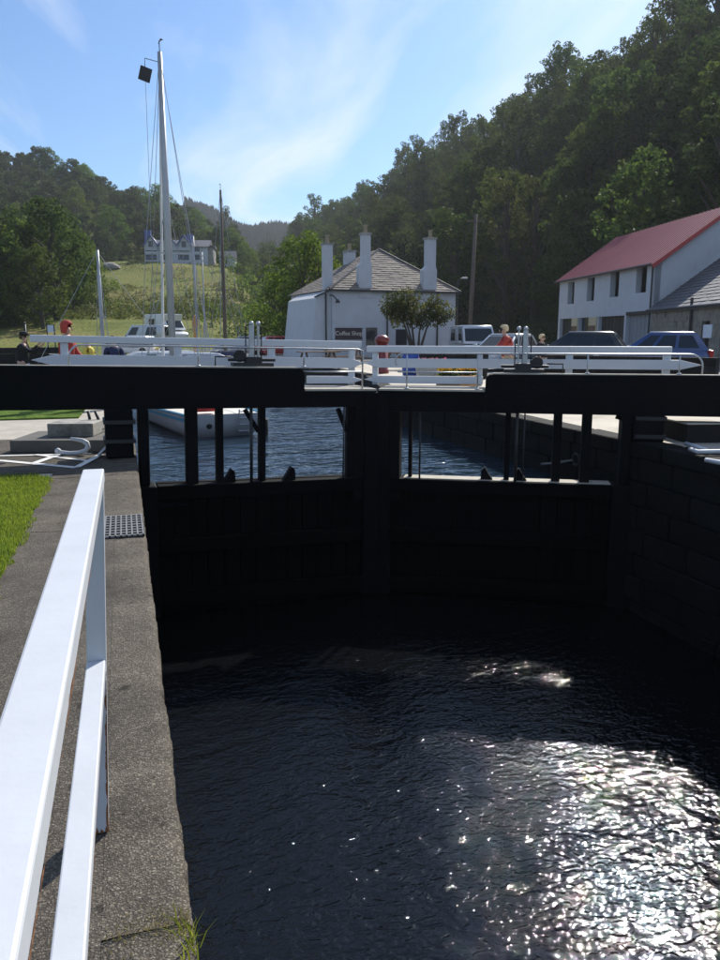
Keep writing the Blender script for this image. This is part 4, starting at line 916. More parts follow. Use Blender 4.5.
def cruiser(px, D, head, L, label, text=None):
    x, y = P2(px, D); c, s = math.cos(head), math.sin(head)
    e = empty('motor_cruiser', (x-c*L/2, y-s*L/2, ZW), head); tag(e, label, 'boat', 'boats moored in the basin')
    w = L*.17; b = MB(); b.solid([(0, -w*.85, -.3), (L*.85, -w*.2, -.3), (L*.85, w*.2, -.3), (0, w*.85, -.3)], [(-.1, -w, .95), (L*.62, -w, 1.05), (L*.62, w, 1.05), (-.1, w, .95)]); b.solid([(L*.62, -w, .2), (L*.63, -w, .2), (L*.63, w, .2), (L*.62, w, .2)], [(L*.62, -w, 1.05), (L, -.05, 1.15), (L, .05, 1.15), (L*.62, w, 1.05)]); b.build('hull', 'hull_white', e, bevel=.05)
    b = MB(); b.solid([(L*.18, -w*.8, 1.0), (L*.75, -w*.6, 1.05), (L*.75, w*.6, 1.05), (L*.18, w*.8, 1.0)], [(L*.2, -w*.7, 1.62), (L*.55, -w*.6, 1.58), (L*.55, w*.6, 1.58), (L*.2, w*.7, 1.62)]); cb = b.build('cabin', 'hull_white', e, bevel=.05)
    for sd in (-1, 1):
        for k in range(3):
            x0 = L*(.23+.1*k); b = MB(); b.solid([(x0, sd*w*.765, 1.2), (x0+L*.07, sd*w*.74, 1.2), (x0+L*.07, sd*w*.69, 1.48), (x0, sd*w*.715, 1.48)], [(x0, sd*(w*.765+.03), 1.2), (x0+L*.07, sd*(w*.74+.03), 1.2), (x0+L*.07, sd*(w*.69+.03), 1.48), (x0, sd*(w*.715+.03), 1.48)]); b.build('cabin_window', 'car_glass', cb)
    if text:
        for sd in (-1,): text_mesh('lettering', text, .42, 'navy_canvas', e, (L*.42, sd*(w*.98)-.03, .72), (math.pi/2, 0, 0), .008)
cruiser(143, 33, R(186), 6.5, 'white motor cruiser behind the left gate rail, beside the seated group')
cruiser(207, 31, R(4), 6.2, 'white motor cruiser with dark lettering behind the left gate rail', 'VS')

# ------------------------------------------------------------------ vehicles
def wheel_mesh(r, w):
    b = MB(); b.lathe([(r*.62, -w/2), (r*.95, -w/2), (r, -w*.3), (r, w*.3), (r*.95, w/2), (r*.62, w/2)], (0, 0, 0), 18, 'Y'); t = b.mesh('tyre', 'rubber')
    b = MB(); b.lathe([(.04, -w*.42), (r*.6, -w*.40), (r*.61, w*.40), (.04, w*.42)], (0, 0, 0), 14, 'Y'); return t, b.mesh('rim', 'alloy')
def car(px, D, rz, kind, paint, label, z=.15, name='parked_car', L=4.0, Wd=1.75, H=1.5):
    x, y = P2(px, D); e = empty(name, (x, y, z), rz); tag(e, label, 'van' if kind == 'van' else ('motorhome' if kind == 'home' else 'car'), 'parked vehicles')
    h = Wd/2; r = .31
    if kind == 'hatch': prof = [(-.5, .35, .55), (-.49, .62, .86), (-.44, .95, .97), (.14, .95, 1.0), (.2, .93, 1.0), (.40, .80, .96), (.48, .66, .86), (.5, .38, .6)]; gh = (-.47, .24, -.36, .03, .93)
    elif kind == 'van': prof = [(-.5, .4, .9), (-.49, .95, .98), (.22, .98, 1.0), (.30, .97, 1.0), (.44, .88, .96), (.49, .7, .88), (.5, .4, .75)]; gh = (-.49, .36, -.48, .20, 1.0)
    else: prof = [(-.5, .5, .95), (-.49, 1.1, 1.0), (.22, 1.1, 1.0), (.30, 1.0, .98), (.44, .9, .94), (.49, .7, .88), (.5, .45, .75)]; gh = (-.49, .38, -.49, .16, 1.1)
    v = []; m_ = 10
    for px_, zt_, wf in prof:
        X = px_*L; w = h*wf; v += [(X, -w*.9, .2), (X, -w*.99, .32), (X, -w, (zt_+.3)/2), (X, -w*.97, zt_-.06), (X, -w*.86, zt_), (X, w*.86, zt_), (X, w*.97, zt_-.06), (X, w, (zt_+.3)/2), (X, w*.99, .32), (X, w*.9, .2)]
    f = [(i*m_+k, i*m_+(k+1) % m_, (i+1)*m_+(k+1) % m_, (i+1)*m_+k) for i in range(len(prof)-1) for k in range(m_)] + [tuple(range(m_))[::-1], tuple((len(prof)-1)*m_+k for k in range(m_))]
    b = MB(); b.add(v, f); body = b.build('body', paint, e, True, .03)
    xb, xf, rb, rf_, zb = gh; xb, xf, rb, rf_ = xb*L, xf*L, rb*L, rf_*L; wb, wr = h*.93, h*.74 if kind == 'hatch' else h*.86
    # greenhouse as pillars and roof around separate panes
    B4 = [(xb, -wb), (xf, -wb), (xf, wb), (xb, wb)]; T4 = [(rb, -wr), (rf_, -wr), (rf_, wr), (rb, wr)]
    b = MB(); b.solid([(p[0], p[1], zb-.03) for p in B4], [(p[0], p[1], H-.05) for p in T4]); b.solid([(p[0], p[1], H-.05) for p in T4], [(p[0]*.9, p[1]*.88, H) for p in T4]); b.build('roof', paint, e, True, .04)
    def pane(a0, a1, lo, hi, nm):      # quad on the slanted side between bottom corners a0,a1
        p0, p1 = Vector((*B4[a0], zb-.03)), Vector((*B4[a1], zb-.03)); q0, q1 = Vector((*T4[a0], H-.05)), Vector((*T4[a1], H-.05))
        nn = (p1-p0).cross(q0-p0).normalized(); c = (p0+p1+q0+q1)/4; nn = nn if nn.dot(c-Vector((0, 0, c.z))) > 0 else -nn
        g = lambda s, t: p0.lerp(p1, s).lerp(q0.lerp(q1, s), t)
        a = [g(lo, .16), g(hi, .16), g(hi-.01, .86), g(lo+.01, .86)]; b = MB(); b.solid([q-nn*.01 for q in a], [q+nn*.012 for q in a]); b.build(nm, 'car_glass', e)
    if kind == 'hatch':
        for a0, a1 in ((0, 1), (2, 3)):
            pane(a0, a1, .10, .30, 'side_window'); pane(a0, a1, .34, .60, 'side_window'); pane(a0, a1, .64, .90, 'side_window')
        pane(3, 0, .08, .92, 'rear_window'); pane(1, 2, .06, .94, 'windscreen')
    else:
        pane(1, 2, .06, .94, 'windscreen')
        for a0, a1, lo, hi in ((0, 1, .70, .93), (2, 3, .07, .3)): pane(a0, a1, lo, hi, 'side_window')
        if kind == 'van': pane(0, 1, .15, .45, 'side_window'); pane(2, 3, .55, .85, 'side_window'); pane(3, 0, .2, .8, 'rear_window')
    if kind == 'home':
        b = MB(); b.solid([(-.495*L, -h*.99, 1.1), (.20*L, -h*.99, 1.1), (.20*L, h*.99, 1.1), (-.495*L, h*.99, 1.1)], [(-.495*L, -h*.95, H+.02), (.28*L, -h*.95, H+.02), (.28*L, h*.95, H+.02), (-.495*L, h*.95, H+.02)]); b.build('coach_body', paint, e, bevel=.08)
        for sd in (-1, 1): b = MB(); b.b2(-.3*L, -.1*L, sd*h*1.0, sd*h*1.0+.012*sd, 1.55, 2.1); b.build('side_window', 'car_glass', e)
    ty, rm = wheel_mesh(r, .2)
    for wx in (-.31, .31):
        for sd in (-1, 1):
            w_ = empty('wheel', (wx*L, sd*(h-.1), r)); w_.parent = e
            link('tyre', ty, w_, True); link('rim', rm, w_, True)
    for sd in (-1, 1):
        b = MB(); b.b2(-.5*L-.01, -.475*L, sd*h*.62, sd*h*.9, .68, .92); b.build('tail_light', 'tail_red', e, bevel=.02)
        b = MB(); b.b2(.462*L, .497*L, sd*h*.5, sd*h*.84, .56, .72); b.build('headlight', 'lamp_clear', e, bevel=.02)
        b = MB(); b.box((xf*.82, sd*(h+.07), zb+.08), (.1, .16, .12)); b.build('wing_mirror', paint, e, bevel=.02)
    b = MB(); b.b2(-.5*L-.02, -.5*L, -.26, .26, .52, .63); b.build('number_plate', 'plate_yellow', e)
    b = MB(); b.b2(-.505*L, .505*L, -h*.9, h*.9, .22, .38); b.build('bumper', 'rubber', e, bevel=.04)
    return e
car(574, 31.0, R(140), 'hatch', 'car_black', 'black hatchback parked in front of the red roofed store', L=4.3, Wd=1.8, H=1.58)
car(653, 28.5, R(142), 'hatch', 'car_blue', 'blue hatchback parked rightmost, beside the stone annex', L=4.0, Wd=1.75, H=1.56)
car(504, 33.0, R(215), 'hatch', 'car_silver', 'silver hatchback parked beside the light van', L=3.9, Wd=1.7, H=1.50)
car(473, 43.0, R(258), 'van', 'car_silver', 'silver van facing the lock near the coffee shop', L=4.8, Wd=1.9, H=1.95, name='parked_van')
car(167, 74.0, R(-62), 'home', 'car_white', 'white motorhome parked across the basin behind the masts', z=.95, L=4.8, Wd=2.0, H=2.5, name='parked_motorhome')
car(146, 67.0, R(140), 'van', 'car_silver', 'pale grey panel van left of the white motorhome', z=.45, L=4.6, Wd=1.8, H=1.95, name='parked_van')
car(132, 60, R(150), 'hatch', 'car_white', 'white car left of the pale grey panel van', z=.04, L=4.1, H=1.5)
car(284, 57.5, R(5), 'hatch', 'car_red', 'red car parked far off behind the left gate rail', z=.06, L=4.0, H=1.45)
car(240, 58.0, R(178), 'hatch', 'car_grey', 'grey car parked far off right of the brown mast', z=.06, L=4.1, H=1.45)

# ------------------------------------------------------------------ people
def skin_obj(name, verts, edges, radii, mat, parent, root=0, sub=1):
    me = bpy.data.meshes.new(name); me.from_pydata(verts, edges, []); o = bpy.data.objects.new(name, me); COL.objects.link(o)
    sk = o.modifiers.new('skin', 'SKIN'); sk.use_smooth_shade = True; ss = o.modifiers.new('sub', 'SUBSURF'); ss.levels = sub; ss.render_levels = sub
    lay = me.skin_vertices[0].data if me.skin_vertices else None
    for i, r in enumerate(radii): lay[i].radius = r if isinstance(r, tuple) else (r, r); lay[i].use_root = (i == root)
    bpy.context.view_layer.update()
    me2 = bpy.data.meshes.new_from_object(o.evaluated_get(bpy.context.evaluated_depsgraph_get())); bpy.data.objects.remove(o)
    me2.materials.clear(); me2.materials.append(MATS[mat]); me2.polygons.foreach_set('material_index', [0]*len(me2.polygons))
    return link(name, me2, parent, True)
def person(px, D, z, height, face, top, legs, hair, label, lean=0.0, arms=((.1, .0), (.1, .0)), hood=False, cap=False):
    """face = direction angle the person looks; local +X forward; arms = (forward lift, elbow bend) radians for right and left"""
    x, y = P2(px, D); e = empty('person', (x, y, z), face); tag(e, label, 'person')
    k = height/1.75; V = []; E_ = []; Rr = []; idx = {}
    def add(nm, p, r, par=None):
        idx[nm] = len(V); V.append(Vector(p)*k); Rr.append(r*k if not isinstance(r, tuple) else (r[0]*k, r[1]*k))
        if par: E_.append((idx[par], idx[nm]))
    fx = lambda zz: math.tan(lean)*max(0, zz-.92)
    add('pelvis', (0, 0, .95), (.13, .15)); add('waist', (fx(1.1), 0, 1.10), (.11, .14), 'pelvis'); add('chest', (fx(1.32), 0, 1.32), (.125, .165), 'waist'); add('collar', (fx(1.46)-.01, 0, 1.46), (.07, .10), 'chest')
    add('neck', (fx(1.52)+.01, 0, 1.52), .055, 'collar'); add('jaw', (fx(1.58)+.03, 0, 1.585), (.075, .06), 'neck'); add('skull', (fx(1.67)+.015, 0, 1.665), (.095, .075), 'jaw')
    for s, nm, (fw, el) in ((-1, 'R', arms[0]), (1, 'L', arms[1])):
        sh = Vector((fx(1.42), .185*s, 1.42)); add('sh'+nm, sh, .058, 'collar')
        d1 = Vector((math.sin(fw), .10*s, -math.cos(fw))); eb = sh+d1*.29; add('el'+nm, eb, .043, 'sh'+nm)
        d2 = Vector((math.sin(fw+el), .0, -math.cos(fw+el))); wr_ = eb+d2*.25; add('wr'+nm, wr_, .03, 'el'+nm)
        pm = wr_+d2*.07; add('pa'+nm, pm, (.02, .036), 'wr'+nm)
        side = Vector((0, 1, 0)); 
        for j, ln in enumerate((.065, .075, .08, .07)):
            b0 = pm + d2*.045 + side*((j-1.5)*.019); mid = b0 + d2*ln*.55; tip = mid + d2*ln*.4 + Vector((.018, 0, 0))
            add(f'f{j}a'+nm, mid, .0085, 'pa'+nm); add(f'f{j}b'+nm, tip, .007, f'f{j}a'+nm)
        add('th'+nm, pm+Vector((.03, -.03*s, 0))+d2*.01, .010, 'pa'+nm); add('tt'+nm, pm+Vector((.045, -.035*s, 0))+d2*.045, .008, 'th'+nm)
    for s, nm in ((-1, 'R'), (1, 'L')):
        add('hp'+nm, (0, .09*s, .88), .095, 'pelvis'); add('kn'+nm, (.02*s+.01, .10*s, .49), .06, 'hp'+nm); add('an'+nm, (-.02, .11*s, .09), .04, 'kn'+nm); add('to'+nm, (.13, .125*s, .035), (.035, .03), 'an'+nm)
    skin_obj('body', V, E_, Rr, 'skin', e)
    def sub(nm, keys, fac, mat):
        ks = [q for q in keys if q in idx]; mp2 = {idx[q]: i for i, q in enumerate(ks)}
        ed = [(mp2[a], mp2[b_]) for a, b_ in E_ if a in mp2 and b_ in mp2]
        rr = [tuple(c*fac for c in Rr[idx[q]]) if isinstance(Rr[idx[q]], tuple) else Rr[idx[q]]*fac*1.05 for q in ks]
        return skin_obj(nm, [V[idx[q]] for q in ks], ed, rr, mat, e)
    sub('jacket', ['pelvis', 'waist', 'chest', 'collar', 'shR', 'elR', 'wrR', 'shL', 'elL', 'wrL'], 1.22, top)
    sub('trousers', ['pelvis', 'hpR', 'knR', 'anR', 'hpL', 'knL', 'anL'], 1.14, legs)
    for nm in 'RL': p = V[idx['an'+nm]]; b = MB(); b.box((p.x+.06*k, p.y, .045*k), (.27*k, .09*k, .09*k)); b.build('shoe', 'cloth_black', e, bevel=.02)
    hc = V[idx['skull']]+Vector((0, 0, .012*k)); b = MB()
    rr = .118 if hood else .104
    prof = [(.001, rr*1.05), (rr*.55, rr*.95), (rr*.85, rr*.65), (rr, rr*.2), (rr*.99, -rr*.25), (rr*.9, -rr*.6 if not hood else -rr*1.2)]
    vv = []; 
    for (r_, zz) in prof:
        for j in range(14):
            t = 2*math.pi*j/14; front = math.cos(t) > .45
            z2 = max(zz, rr*.32) if front else zz
            vv.append(Vector((r_*math.cos(t)*1.08*k - .012*k, r_*math.sin(t)*.86*k, z2*k))+hc)
    ff = [(i*14+j, i*14+(j+1) % 14, (i+1)*14+(j+1) % 14, (i+1)*14+j) for i in range(len(prof)-1) for j in range(14)]
    b.add(vv, ff); b.build('hood' if hood else 'hair', hair, e, True)
    # face: nose, eyes, mouth, ears
    b = MB(); f0 = V[idx['skull']]
    b.lathe([(.004, .012), (.014, -.012), (.017, -.03), (.006, -.038)], f0+Vector((.105, 0, -.025))*k, 8); b.build('nose', 'skin', e, True)
    for s in (-1, 1):
        b = MB(); b.box(f0+Vector((.0, .083*s, -.02))*k, (.035*k, .02*k, .06*k)); b.build('ear', 'skin', e, True)
        b = MB(); b.box(f0+Vector((.098, .032*s, 0))*k, (.015*k, .028*k, .012*k)); b.build('eye', 'hair_brown', e)
    b = MB(); b.box(f0+Vector((.098, 0, -.068))*k, (.012*k, .045*k, .01*k)); b.build('mouth', 'hair_brown', e)
    if cap:
        b = MB(); b.lathe([(.115*k, 0), (.116*k, .05*k), (.09*k, .09*k), (.02*k, .105*k)], hc+Vector((0, 0, .04*k)), 14); b.box(hc+Vector((.13, 0, .05))*1.0, (.12*k, .16*k, .014)); b.build('cap', 'cloth_black', e)
    return e
camdir = math.atan2(-1, 0)
person(19.5, 19.0, 0, 1.62, R(-8), 'cloth_black', 'cloth_jeans', 'hair_brown', 'person in black jacket and cap at the far left end of the rail', .12, ((1.1, 1.3), (.9, 1.5)), cap=True)
person(65, 17.0, 0, 1.86, R(-20), 'cloth_red', 'cloth_jeans', 'cloth_red', 'person in a red hooded jacket behind the left gate rail', .05, ((.25, .5), (.35, .5)), hood=True)
person(88, 18.0, 0, 1.55, R(-150), 'cloth_yellow', 'cloth_jeans', 'hair_brown', 'person in a yellow top next to the red hooded one', .05)
person(113, 17.4, 0, 1.56, R(95), 'cloth_navy', 'cloth_jeans', 'hair_brown', 'person with brown hair and navy top seen from behind at the left rail', .02)
person(509, 19.0, ZR, 1.66, R(160), 'cloth_red', 'cloth_khaki', 'hair_blond', 'blond person in a red jacket behind the right gate rail', .16, ((.7, .8), (.6, .9)))
person(541, 22.0, ZR, 1.45, R(-60), 'cloth_black', 'cloth_khaki', 'hair_blond', 'person in dark top and khaki trousers behind the right paddle gear', .05)

# ------------------------------------------------------------------ quayside things
def obj_at(px, D, z=ZR): x, y = P2(px, D); return x, y, z
e = empty('pillar_box', obj_at(382, 30)); tag(e, 'red cast iron pillar post box in front of the coffee shop', 'post box')
b = MB(); b.lathe([(.27, 0), (.27, .12), (.235, .14), (.235, 1.18)], (0, 0, 0), 20); b.build('body', 'pillar_red', e, True)
b = MB(); b.lathe([(.25, 1.18), (.29, 1.22), (.29, 1.28), (.25, 1.36), (.14, 1.43), (.02, 1.45)], (0, 0, 0), 20); b.build('cap', 'pillar_red', e, True)
b = MB(); b.box((.02, -.235, 1.05), (.26, .03, .04)); b.build('slot', 'rubber', e)
def picnic(px, D, rz, label, mat='bench_wood'):
    e = empty('picnic_table', obj_at(px, D), rz); tag(e, label, 'table', 'picnic tables on the quay')
    for k in range(4): b = MB(); b.b2(-.9, .9, -.36+k*.18, -.2+k*.18, .70, .74); b.build('tabletop_board', mat, e)
    for s in (-1, 1):
        for k in range(2): b = MB(); b.b2(-.9, .9, s*(.62+k*.14)-.06, s*(.62+k*.14)+.06, .42, .46); b.build('seat_board', mat, e)
        for q in (-1, 1): b = MB(); b.bar((.65*q, .2*s, .7), (.65*q, .72*s, 0), .05, .09); b.build('leg', mat, e)
        b = MB(); b.b2(.6*s, .66*s, -.78, .78, .36, .42); b.build('bearer', mat, e)
picnic(318, 34, R(10), 'wooden picnic table by the coffee shop wall, behind the left rail'); picnic(405, 33, R(25), 'wooden picnic table right of the red post box')
picnic(345, 37, R(0), 'wooden picnic table below the coffee shop sign')
def planter(px, D, rz, sx, mat, pet, label):
    e = empty('planter', obj_at(px, D), rz); tag(e, label, 'planter')
    b = MB(); b.solid([(-sx/2, -.18, 0), (sx/2, -.18, 0), (sx/2, .18, 0), (-sx/2, .18, 0)], [(-sx/2-.05, -.22, .42), (sx/2+.05, -.22, .42), (sx/2+.05, .22, .42), (-sx/2-.05, .22, .42)]); b.build('trough', mat, e, bevel=.015)
    n_ = 260; v = []; f = []; mi = []
    for i in range(n_):
        c = Vector((rng.uniform(-sx/2, sx/2), rng.uniform(-.17, .17), .42+rng.random()*.26)); a = Vector((rng.gauss(0, 1), rng.gauss(0, 1), rng.gauss(0, 1))).normalized()*.05; d = a.cross(Vector((rng.gauss(0, 1), rng.gauss(0, 1), 1))).normalized()*.04
        v += [c-a, c+d, c+a, c-d]; f.append((4*i, 4*i+1, 4*i+2, 4*i+3)); mi.append(1 if c.z > .55 and rng.random() < .7 else 0)
    me = bpy.data.meshes.new('flowers'); me.from_pydata(v, [], f); me.materials.append(MATS['leaf_bright']); me.materials.append(MATS[pet]); me.polygons.foreach_set('material_index', mi); link('flowers', me, e)
planter(449, 20.0, R(-10), .5, 'bench_wood', 'petal_yellow', 'wooden trough of yellow flowers left, behind the right rail'); planter(467, 20.3, R(-10), .55, 'amber', 'petal_yellow', 'orange trough of yellow flowers beside the wooden one')
planter(432, 26, R(-5), .9, 'concrete', 'petal_pink', 'grey trough of pink flowers near the small tree')
b = MB(); b.lathe([(.28, 0), (.31, .3), (.31, .6), (.27, .9), (.25, .92)], obj_at(411, 28), 16); tag(b.build('water_butt', 'blue_plastic', smooth=True), 'blue plastic barrel in front of the small tree', 'barrel')
def lowwall(name, pts, h, label, mat='stone_dark', th=.4):
    e = empty(name, pts[0]); tag(e, label, 'wall'); rg = random.Random(2)
    for (a, c) in zip(pts, pts[1:]):
        a, c = Vector(a), Vector(c); L_ = (c-a).length; d = (c-a)/L_; q = Vector((-d.y, d.x, 0))*(th/2)
        for r in range(3):
            s = -(r % 2)*.2
            while s < L_:
                w = rg.uniform(.4, .75); s0, s1 = max(s, 0), min(s+w-.02, L_); s += w
                if s1-s0 < .05: continue
                b = MB(); z0, z1 = a.z+h*r/3, a.z+h*(r+1)/3-.012; j = rg.uniform(-.02, .02)*q/(th/2)
                b.solid([a+d*s0-q+j+Vector((0, 0, z0-a.z)), a+d*s1-q+j+Vector((0, 0, z0-a.z)), a+d*s1+q+j+Vector((0, 0, z0-a.z)), a+d*s0+q+j+Vector((0, 0, z0-a.z))], [a+d*s0-q+j+Vector((0, 0, z1-a.z)), a+d*s1-q+j+Vector((0, 0, z1-a.z)), a+d*s1+q+j+Vector((0, 0, z1-a.z)), a+d*s0+q+j+Vector((0, 0, z1-a.z))])
                vis(b.build('stone', mat, e), e)
lowwall('stone_wall', [obj_at(424, 29), obj_at(484, 26)], .95, 'low dark stone wall behind the right gate rail, left of the red jacket')
lowwall('stone_wall', [obj_at(-30, 40, 0), obj_at(74, 43, 0)], .95, 'low dark stone wall at the foot of the left lawn')
lowwall('stone_wall', [obj_at(540, 26.5), obj_at(720, 23)], .80, 'low dark stone wall in front of the black and blue cars')
e = empty('notice_sign', obj_at(51, 46, .0)); tag(e, 'black framed notice board on two legs on the left lawn', 'sign')
for s in (-.2, .2): b = MB(); b.b2(s-.03, s+.03, -.03, .03, 0, 2.2); b.build('leg', 'black_iron', e)
b = MB(); b.b2(-.17, .17, -.02, .02, 1.75, 2.15); b.build('panel', 'notice_paper', e)
b = MB(); b.b2(-.169, .169, -.02, .02, 1.28, 1.36); b.build('crossbar', 'black_iron', e)
x, y, z = obj_at(25.5, 44, 0); b = MB(); b.tube([(x, y, -.1), (x, y, 2.2)], [.07, .06], 10); b.lathe([(.075, 2.2), (.08, 2.25), (.02, 2.3)], (x, y, 0), 10); tag(b.build('marker_post', 'black_iron', smooth=True), 'thin black post on the lawn left of the notice board', 'post')
x, y, z = obj_at(195.5, 57, 0); b = MB(); b.b2(x-.13, x+.13, y-.13, y+.13, -.1, 2.2); b.b2(x-.2, x+.2, y-.17, y+.17, 2.2, 2.75); b.lathe([(.12, 2.75), (.1, 2.95), (.02, 3.0)], (x, y, 0), 10); tag(b.build('signal_post', 'amber', bevel=.02), 'amber signal post on the far quay between the thin masts', 'post')
p0 = W(469, 332, 60); p1 = W(476, 214, 60); e = empty('telegraph_pole', (p0.x, p0.y, 0)); tag(e, 'tall wooden telegraph pole in front of the dark wood', 'pole')
b = MB(); b.tube([(p0.x, p0.y, -.2), p1], [.17, .12], 10); vis(b.build('shaft', 'pole_wood', e, True), e)
b = MB(); b.box(p1-Vector((0, 0, .5)), (1.3, .1, .12), R(-17)); vis(b.build('crossarm', 'pole_wood', e), e)
p0 = W(457.5, 335, 56); p1 = W(458, 280, 56); e = empty('street_lamp', (p0.x, p0.y, 0)); tag(e, 'slim street lamp at the right corner of the coffee shop', 'lamp')
b = MB(); b.tube([(p0.x, p0.y, 0), p1, p1+Vector((.35, 0, .15))], [.07, .05, .04], 8); vis(b.build('column', 'lead_pipe', e, True), e)
b = MB(); b.box(p1+Vector((.5, 0, .14)), (.4, .16, .1)); vis(b.build('lantern', 'galvanised', e, bevel=.02), e)

# ------------------------------------------------------------------ trees
def leaf_mesh(name, cl, per, size, mat, flat=.5, seed=1):
    """cl: list of (centre, radius); leaf faces spread through each clump, denser to its outside"""
    g = np.random.default_rng(seed); V = []; 
    for (c, r) in cl:
        n_ = max(6, int(per*(r**1.6))); d = g.normal(size=(n_, 3)); d /= np.linalg.norm(d, axis=1, keepdims=True)
        p = np.array(c) + d*(r*g.uniform(.35, 1.08, (n_, 1))**.6)*np.array([1, 1, .78])
        nn = d*.6 + g.normal(size=(n_, 3))*.8; nn[:, 2] += flat; nn /= np.linalg.norm(nn, axis=1, keepdims=True)
        t = np.cross(nn, g.normal(size=(n_, 3))); t /= np.linalg.norm(t, axis=1, keepdims=True); b_ = np.cross(nn, t)
        s = size*g.uniform(.6, 1.3, (n_, 1)); 
        V.append(np.stack([p-t*s, p+b_*s*.55+nn*s*.12, p+t*s, p-b_*s*.55+nn*s*.12], 1))
    V = np.concatenate(V).reshape(-1, 3); n_ = len(V)//4
    me = bpy.data.meshes.new(name); me.vertices.add(len(V)); me.vertices.foreach_set('co', V.ravel()); me.loops.add(n_*4); me.loops.foreach_set('vertex_index', np.arange(n_*4)); me.polygons.add(n_); me.polygons.foreach_set('loop_start', np.arange(n_)*4); me.polygons.foreach_set('loop_total', np.full(n_, 4)); me.update(calc_edges=True); me.validate()
    me.materials.append(MATS[mat]); return me
def tree_proto(name, h, rad, mat, seed, ncl=34, size=.20, per=105, base=.22, bark='bark', gap=.0, lop=.25, squash=1.0):
    g = random.Random(seed); e = bpy.data.objects.new(name, None); e.empty_display_size = .2
    th = h*base; cl = []; lx, ly = g.uniform(-lop, lop)*rad, g.uniform(-lop, lop)*rad
    for i in range(ncl):
        t = (i+.5)/ncl; zz = th + (h-th)*(t**.9); prof = math.sin(min(1, (.18+t*.9))*math.pi*.93)**.7
        a = i*2.399+g.uniform(-.6, .6); rr = rad*prof*math.sqrt(g.uniform(.2, 1.15))*squash; r = rad*(g.uniform(.14, .24) if i % 3 == 0 else g.uniform(.2, .38))*(1-.25*t)
        cl.append(((lx*t+rr*math.cos(a), ly*t+rr*math.sin(a), zz-r*.3+g.uniform(-.3, .3)), r))
    cr_ = bpy.data.objects.new('crown', leaf_mesh('crown', cl, per, size, mat, seed=seed)); cr_.parent = e
    b = MB(); b.tube([(0, 0, -.8), (0, 0, 0), (lx*.15, ly*.15, th), (lx*.5, ly*.5, h*.55), (lx*.8, ly*.8, h*.85)], [h*.034, h*.028, h*.022, h*.012, h*.004], 8)
    for i in range(0, ncl, 3):
        c, r = cl[i]; z0 = min(max(th*.8, c[2]-h*.22), h*.6); b.tube([(lx*.3, ly*.3, z0), (c[0]*.5+lx*.15, c[1]*.5+ly*.15, (z0+c[2])/2+.1), c], [h*.010, h*.007, h*.003], 5, False)
    tr_ = bpy.data.objects.new('trunk', b.mesh('trunk', bark)); tr_.parent = e
    return e
def place(proto, x, y, z, s, rz, label, group, cat='tree', sz=1.0):
    e = proto.copy(); COL.objects.link(e); e.location = (x, y, z); e.rotation_euler = (0, 0, rz); e.scale = (s, s, s*sz)
    for ch in proto.children: c = ch.copy(); COL.objects.link(c); c.parent = e
    tag(e, label, cat, group); return e
oaks = [tree_proto('oak_tree', 11.5, 3.9, 'leaf_oak', 100+i, ncl=56) for i in range(5)] + [tree_proto('oak_tree', 13, 3.2, 'leaf_dark', 120+i, ncl=50) for i in range(3)] + [tree_proto('birch_tree', 13.5, 2.6, 'leaf_olive', 130+i, ncl=62, size=.15, per=150, base=.1, bark='bark', lop=.4) for i in range(2)] + [tree_proto('ash_tree', 14.5, 3.5, 'leaf_oak', 134, ncl=60, size=.16, per=130, lop=.4)]
brights = [tree_proto('leafy_tree', 11.0, 4.3, 'leaf_bright', 140+i, ncl=60, base=.10) for i in range(4)]
darks = [tree_proto('dark_tree', 8.5, 3.9, 'leaf_dark', 160+i, ncl=46, base=.12, size=.24) for i in range(4)]
shrubs = [tree_proto('shrub', 2.6, 1.9, 'leaf_shrub', 180+i, ncl=14, base=.08, size=.15, per=75) for i in range(3)]
lime = tree_proto('leafy_tree', 11.0, 4.0, 'leaf_lime', 150, ncl=64, base=.08, size=.17, per=130)
brush = [tree_proto('shrub', 3.0, 2.0, 'leaf_bright', 190+i, ncl=14, base=.08, size=.16, per=75) for i in range(2)]

# right hillside wood
def wood_label(x, y, z):
    p = project((x, y, z+6))
    col = 'above the coffee shop' if p[0] < 440 else ('between shop and store' if p[0] < 560 else 'above the store')
    band = 'skyline tree of the dark wood' if x > 82 else ('tree half way up the dark wooded slope' if x > 58 else 'tree at the foot of the dark wooded slope')
    return f'{band}, {col}', f'{band}, {col}'
rg = random.Random(21); cnt = 0; cand = []
Y = 40.0
while Y < 350:
    sp = 5.2 + .016*Y; X = 43.0
    while X < 92:
        x, y = X+rg.uniform(-.4, .4)*sp, Y+rg.uniform(-.4, .4)*sp
        z = terrain(x, y); p = project((x, y, z+7))
        if p and -25 < p[0] < 765 and p[1] > -110: cand.append((x, y, z))
        X += sp*(.95 if X < 84 else .7)
    Y += sp*1.05
for (x, y, z) in cand:
    pr = rg.choice(oaks); s = rg.uniform(.78, 1.22)*(1.0+.0012*y)
    place(pr, x, y, z-.3, s, rg.uniform(0, 6.28), *wood_label(x, y, z), sz=rg.uniform(.9, 1.15)); cnt += 1
